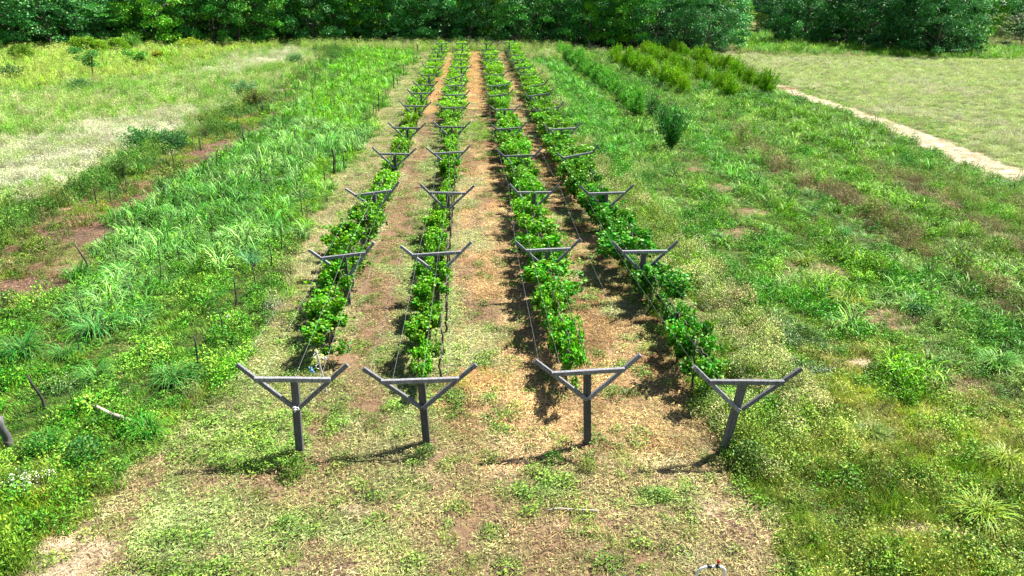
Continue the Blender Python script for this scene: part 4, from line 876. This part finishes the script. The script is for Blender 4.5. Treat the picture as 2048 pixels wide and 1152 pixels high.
# two little trees in the left meadow
def sapling(px, py, top, side, col, lab):
    x, y = G(px, py); _, h = zat(px, top, y); t = empty('sapling', (x, y, 0), 0, lab, 'tree')
    b = MB(); b.tube([(0, 0, -.05), (side*.1, 0, h*.4), (side*.35, 0, h*.75)], [.09, .07, .04], 6)
    b.tube([(side*.1, 0, h*.4), (-side*.4, .2, h*.7)], [.05, .02], 5); link('trunk', b.build('trunk', M_bark, True), t)
    for k, (dx, dy, dz, w_) in enumerate(((0, 0, .52, 1.0), (-.9*side, .2, .7, .8), (.5*side, .1, .82, .7))):
        pass
    c = []
    for (dx, dz, w_) in ((0.0, .45, .8), (-.35*side, .62, .9), (-.8*side, .85, .8), (.2*side, .75, .7)):
        n = 420; o = rng.normal(0, 1, (n, 3)); o /= np.linalg.norm(o, axis=1, keepdims=True); o *= (rng.random(n)**.4)[:, None]
        c.append(o*np.array([w_, w_, .38])+np.array([dx*1.6, 0, dz*h]))
    c = np.concatenate(c); n = len(c); V, F, v = leaves_np(c, dirs(n, -.3, .5), dirs(n, .4, 1), rng.uniform(.10, .22, n), rng.uniform(.07, .12, n))
    o = link('crown', mesh_from('crown', V, F, M_tree, v), t); o.color = (*srgb(col), 1)
sapling(186, 156, 92, 1, (62, 122, 42), 'dark leaning sapling standing alone in the left meadow')
sapling(283, 136, 100, 1, (72, 134, 34), 'flat topped sapling with a bare stem in the left meadow')

# ------------------------------------------------------------------ trees
def tree_crown(seed, flat, mat, nleaf=6500, leaf=(.16, .34)):
    """unit crown: radius 1, height 0..1 of the tree, clumped foliage pads with gaps between them"""
    R = np.random.default_rng(seed); nb = 50
    t = R.random(nb)*6.283; z = R.uniform(.03, .97, nb); prof = np.sin(np.clip((z*.76+.26), 0, 1)*math.pi)**.5
    rr = prof*R.uniform(.5, 1.0, nb)**.6
    bc = np.stack([rr*np.cos(t), rr*np.sin(t), z], 1); br = R.uniform(.16, .36, nb)
    b = R.integers(0, nb, nleaf); off = R.normal(0, 1, (nleaf, 3)); off[:, 2] = np.abs(off[:, 2])*.9-.25
    off /= np.linalg.norm(off, axis=1, keepdims=True); off *= (R.random(nleaf)**.33)[:, None]
    c = bc[b]+off*br[b][:, None]*np.array([1, 1, flat])
    d = R.normal(0, 1, (nleaf, 3)); d[:, 2] -= .1; d /= np.linalg.norm(d, axis=1, keepdims=True)
    nr = R.normal(0, .55, (nleaf, 3))+off/np.linalg.norm(off, axis=1, keepdims=True)*.7; nr[:, 2] += .6; nr /= np.linalg.norm(nr, axis=1, keepdims=True)
    # real-size leaf sprays for a crown about 4.5 m in radius and 12 m high
    c = c*np.array([4.5, 4.5, 12.0])
    V, F, v = leaves_np(c, d, nr, R.uniform(*leaf, nleaf)*1.25, R.uniform(*leaf, nleaf)*.7)
    v2 = .5*R.random(nb)[b]+.5*R.random(nleaf); v = np.tile(v2, 2)
    return mesh_from('tree_crown', V, F, mat, v)
def tree_trunk(seed):
    R = random.Random(seed); b = MB(); p = []; x = y = 0
    for k in range(8): p.append((x, y, -.3+k*1.35)); x += R.uniform(-.3, .3); y += R.uniform(-.3, .3)
    b.tube(p[:6], [.2, .18, .16, .13, .1, .05], 8)
    for k in range(9):
        s = p[R.randint(1, 4)]; a = R.random()*6.28; L_ = R.uniform(1.8, 3.6)
        b.tube([s, (s[0]+L_*.5*math.cos(a), s[1]+L_*.5*math.sin(a), s[2]+.8), (s[0]+L_*math.cos(a), s[1]+L_*math.sin(a), s[2]+2.0)], [.1, .07, .03], 5)
    return b.build('tree_trunk', M_bark, True)
TC = [tree_crown(200+i, [.22, .30, .17, .34, .26, .20][i], M_tree) for i in range(6)]; TT = [tree_trunk(i) for i in range(4)]
TI = []
col = bpy.data.collections.new('plants_wood')
for i in range(5):
    m_ = tree_crown(300+i, [.22, .3, .18, .34, .26][i], M_treeI, 5200, (.2, .42)); o = bpy.data.objects.new('plant_wood_%d' % i, m_); col.objects.link(o)
hidden['wood'] = (col, 5)
greens = [(60, 126, 36), (46, 108, 38), (72, 138, 32), (42, 102, 42), (66, 130, 60), (92, 152, 30), (38, 92, 34)]
# front line of the wood: photo x of the trunk, base y, radius factor, height factor, colour
FT = [(-130, 84, 1.1, 1.0, 1), (-55, 86, 1.05, 1.1, 0), (20, 88, 1.25, 1.05, 1), (95, 87, 1.2, .98, 4), (150, 84, 1.0, .8, 4), (205, 84, .75, .45, 0), (252, 76, 1.0, 1.1, 6), (305, 82, 1.05, .95, 5), (372, 80, 1.0, 1.05, 1), (425, 80, .95, .9, 0), (478, 80, 1.0, 1.1, 0), (520, 79, 1.0, 1.0, 2), (572, 76, .9, 1.1, 6), (625, 78, 1.15, 1.1, 1), (680, 77, 1.0, 1.0, 3), (728, 76, 1.0, 1.1, 0),
      (782, 77, 1.1, 1.0, 1), (835, 78, 1.0, 1.0, 4), (885, 79, 1.0, 1.1, 1), (940, 79, .95, .95, 4), (985, 80, 1.0, 1.1, 3), (1035, 82, 1.0, 1.0, 0), (1080, 80, .9, 1.1, 4), (1130, 82, 1.05, 1.05, 0), (1180, 84, 1.0, .95, 1), (1215, 83, .95, 1.1, 5), (1262, 86, 1.0, 1.0, 2), (1318, 90, 1.0, .95, 1), (1372, 92, .95, 1.0, 4), (1418, 97, .85, .98, 4),
      (1580, 80, .85, 1.0, 6), (1610, 84, 1.0, 1.1, 1), (1655, 84, .9, .75, 4), (1700, 88, 1.1, 1.1, 6), (1745, 92, 1.0, 1.0, 1), (1790, 98, 1.0, 1.05, 3), (1835, 102, 1.1, .95, 6), (1880, 106, 1.0, 1.0, 4), (1918, 104, .8, .9, 4)]
adj = {0: 'mid green', 1: 'dark green', 2: 'green', 3: 'teal green', 4: 'blue green', 5: 'yellow green', 6: 'very dark'}
def where(px):
    if px < 620: return 'behind the left meadow'
    if px < 850: return 'behind the weed strip'
    if px < 1060: return 'behind the vine rows'
    if px < 1480: return 'behind the shrub rows'
    return 'behind the pale right field'
wc = {}
for k, (px, py, wr, hf, ci) in enumerate(FT):
    py += 13 if px < 1480 else 8; x, y = G(px, py); wkey = where(px); wc[wkey] = wc.get(wkey, 0)+1
    t = empty('tree', (x, y+1.5, 0), k*2.1, '%s tree, %s from the left in the wood edge %s' % (adj[ci], ordw[wc[wkey]-1], wkey), 'tree', 'trees along the edge of the wood')
    o = link('crown', TC[(k*5+k//3) % 6], t); o.scale = (wr*1.02, wr*1.02, hf*1.15); c = srgb(greens[ci])*random.uniform(.85, 1.35); o.color = (*c, 1)
    o.location = (0, 0, .3)
    s = link('trunk', TT[k % 4], t); s.scale = (1, 1, hf)
# gap trees and lone ones
for (px, py, w, h, colr, lab) in [(1512, 62, .75, .42, (116, 150, 26), 'small yellow green tree in the gap of the wood'), (1985, 82, .8, .50, (96, 124, 36), 'olive tree in the far right gap'), (1960, 84, .5, .30, (88, 120, 44), 'low olive tree beside the right end of the dark wood'), (2040, 96, .95, .55, (58, 82, 34), 'dark round tree at the upper right corner'), (1935, 104, .35, .2, (60, 116, 40), 'small green tree at the foot of the dark wood right end'), (1945, 72, .9, .7, (84, 124, 40), 'olive green tree far behind at the right'),
                                   (140, 86, .55, .22, (96, 104, 40), 'brownish olive bush tree at the edge of the left wood'), (1425, 104, .5, .18, (70, 132, 36), 'low green tree at the wood edge right of the shrub rows'), (400, 82, .4, .18, (96, 150, 90), 'pale small tree at the wood edge in the left meadow')]:
    x, y = G(px, py); t = empty('tree', (x, y, 0), px, lab, 'tree', 'small trees before the wood')
    o = link('crown', random.choice(TC), t); o.scale = (w, w, h); o.color = (*srgb(colr), 1)
    s = link('trunk', TT[px % 4], t); s.scale = (.6, .6, h)
# the wood behind, one mass
wp = []; wt = []; ws = []
for k, yo in enumerate((9, 17, 26, 38, 52, 70)):
    for u in np.arange(-.95, 1.05, .044+.0*k):
        uu = u+rng.uniform(-.014, .014)
        yl = float(np.interp(uu, TLP[:, 0]/TLP[:, 1], TLP[:, 1]))
        if k < 4 and .355 < uu < .415 : yl = max(yl, 175.0)
        yw_ = yl+yo+rng.uniform(-3, 3); wp.append((uu*yw_, yw_, 0)); s = rng.uniform(.95, 1.3); ws.append((s, s, s*rng.uniform(1.0, 1.25)))
        wt.append(srgb(greens[rng.integers(0, 7)])*rng.uniform(.85, 1.15))
wp = np.array(wp); n = len(wp)
scatter('woodland', 'dense dark green wood rising behind the tree edge', None, 'wood', wp, rng.random(n)*6.283, np.zeros((n, 2)), np.array(ws), np.array(wt))
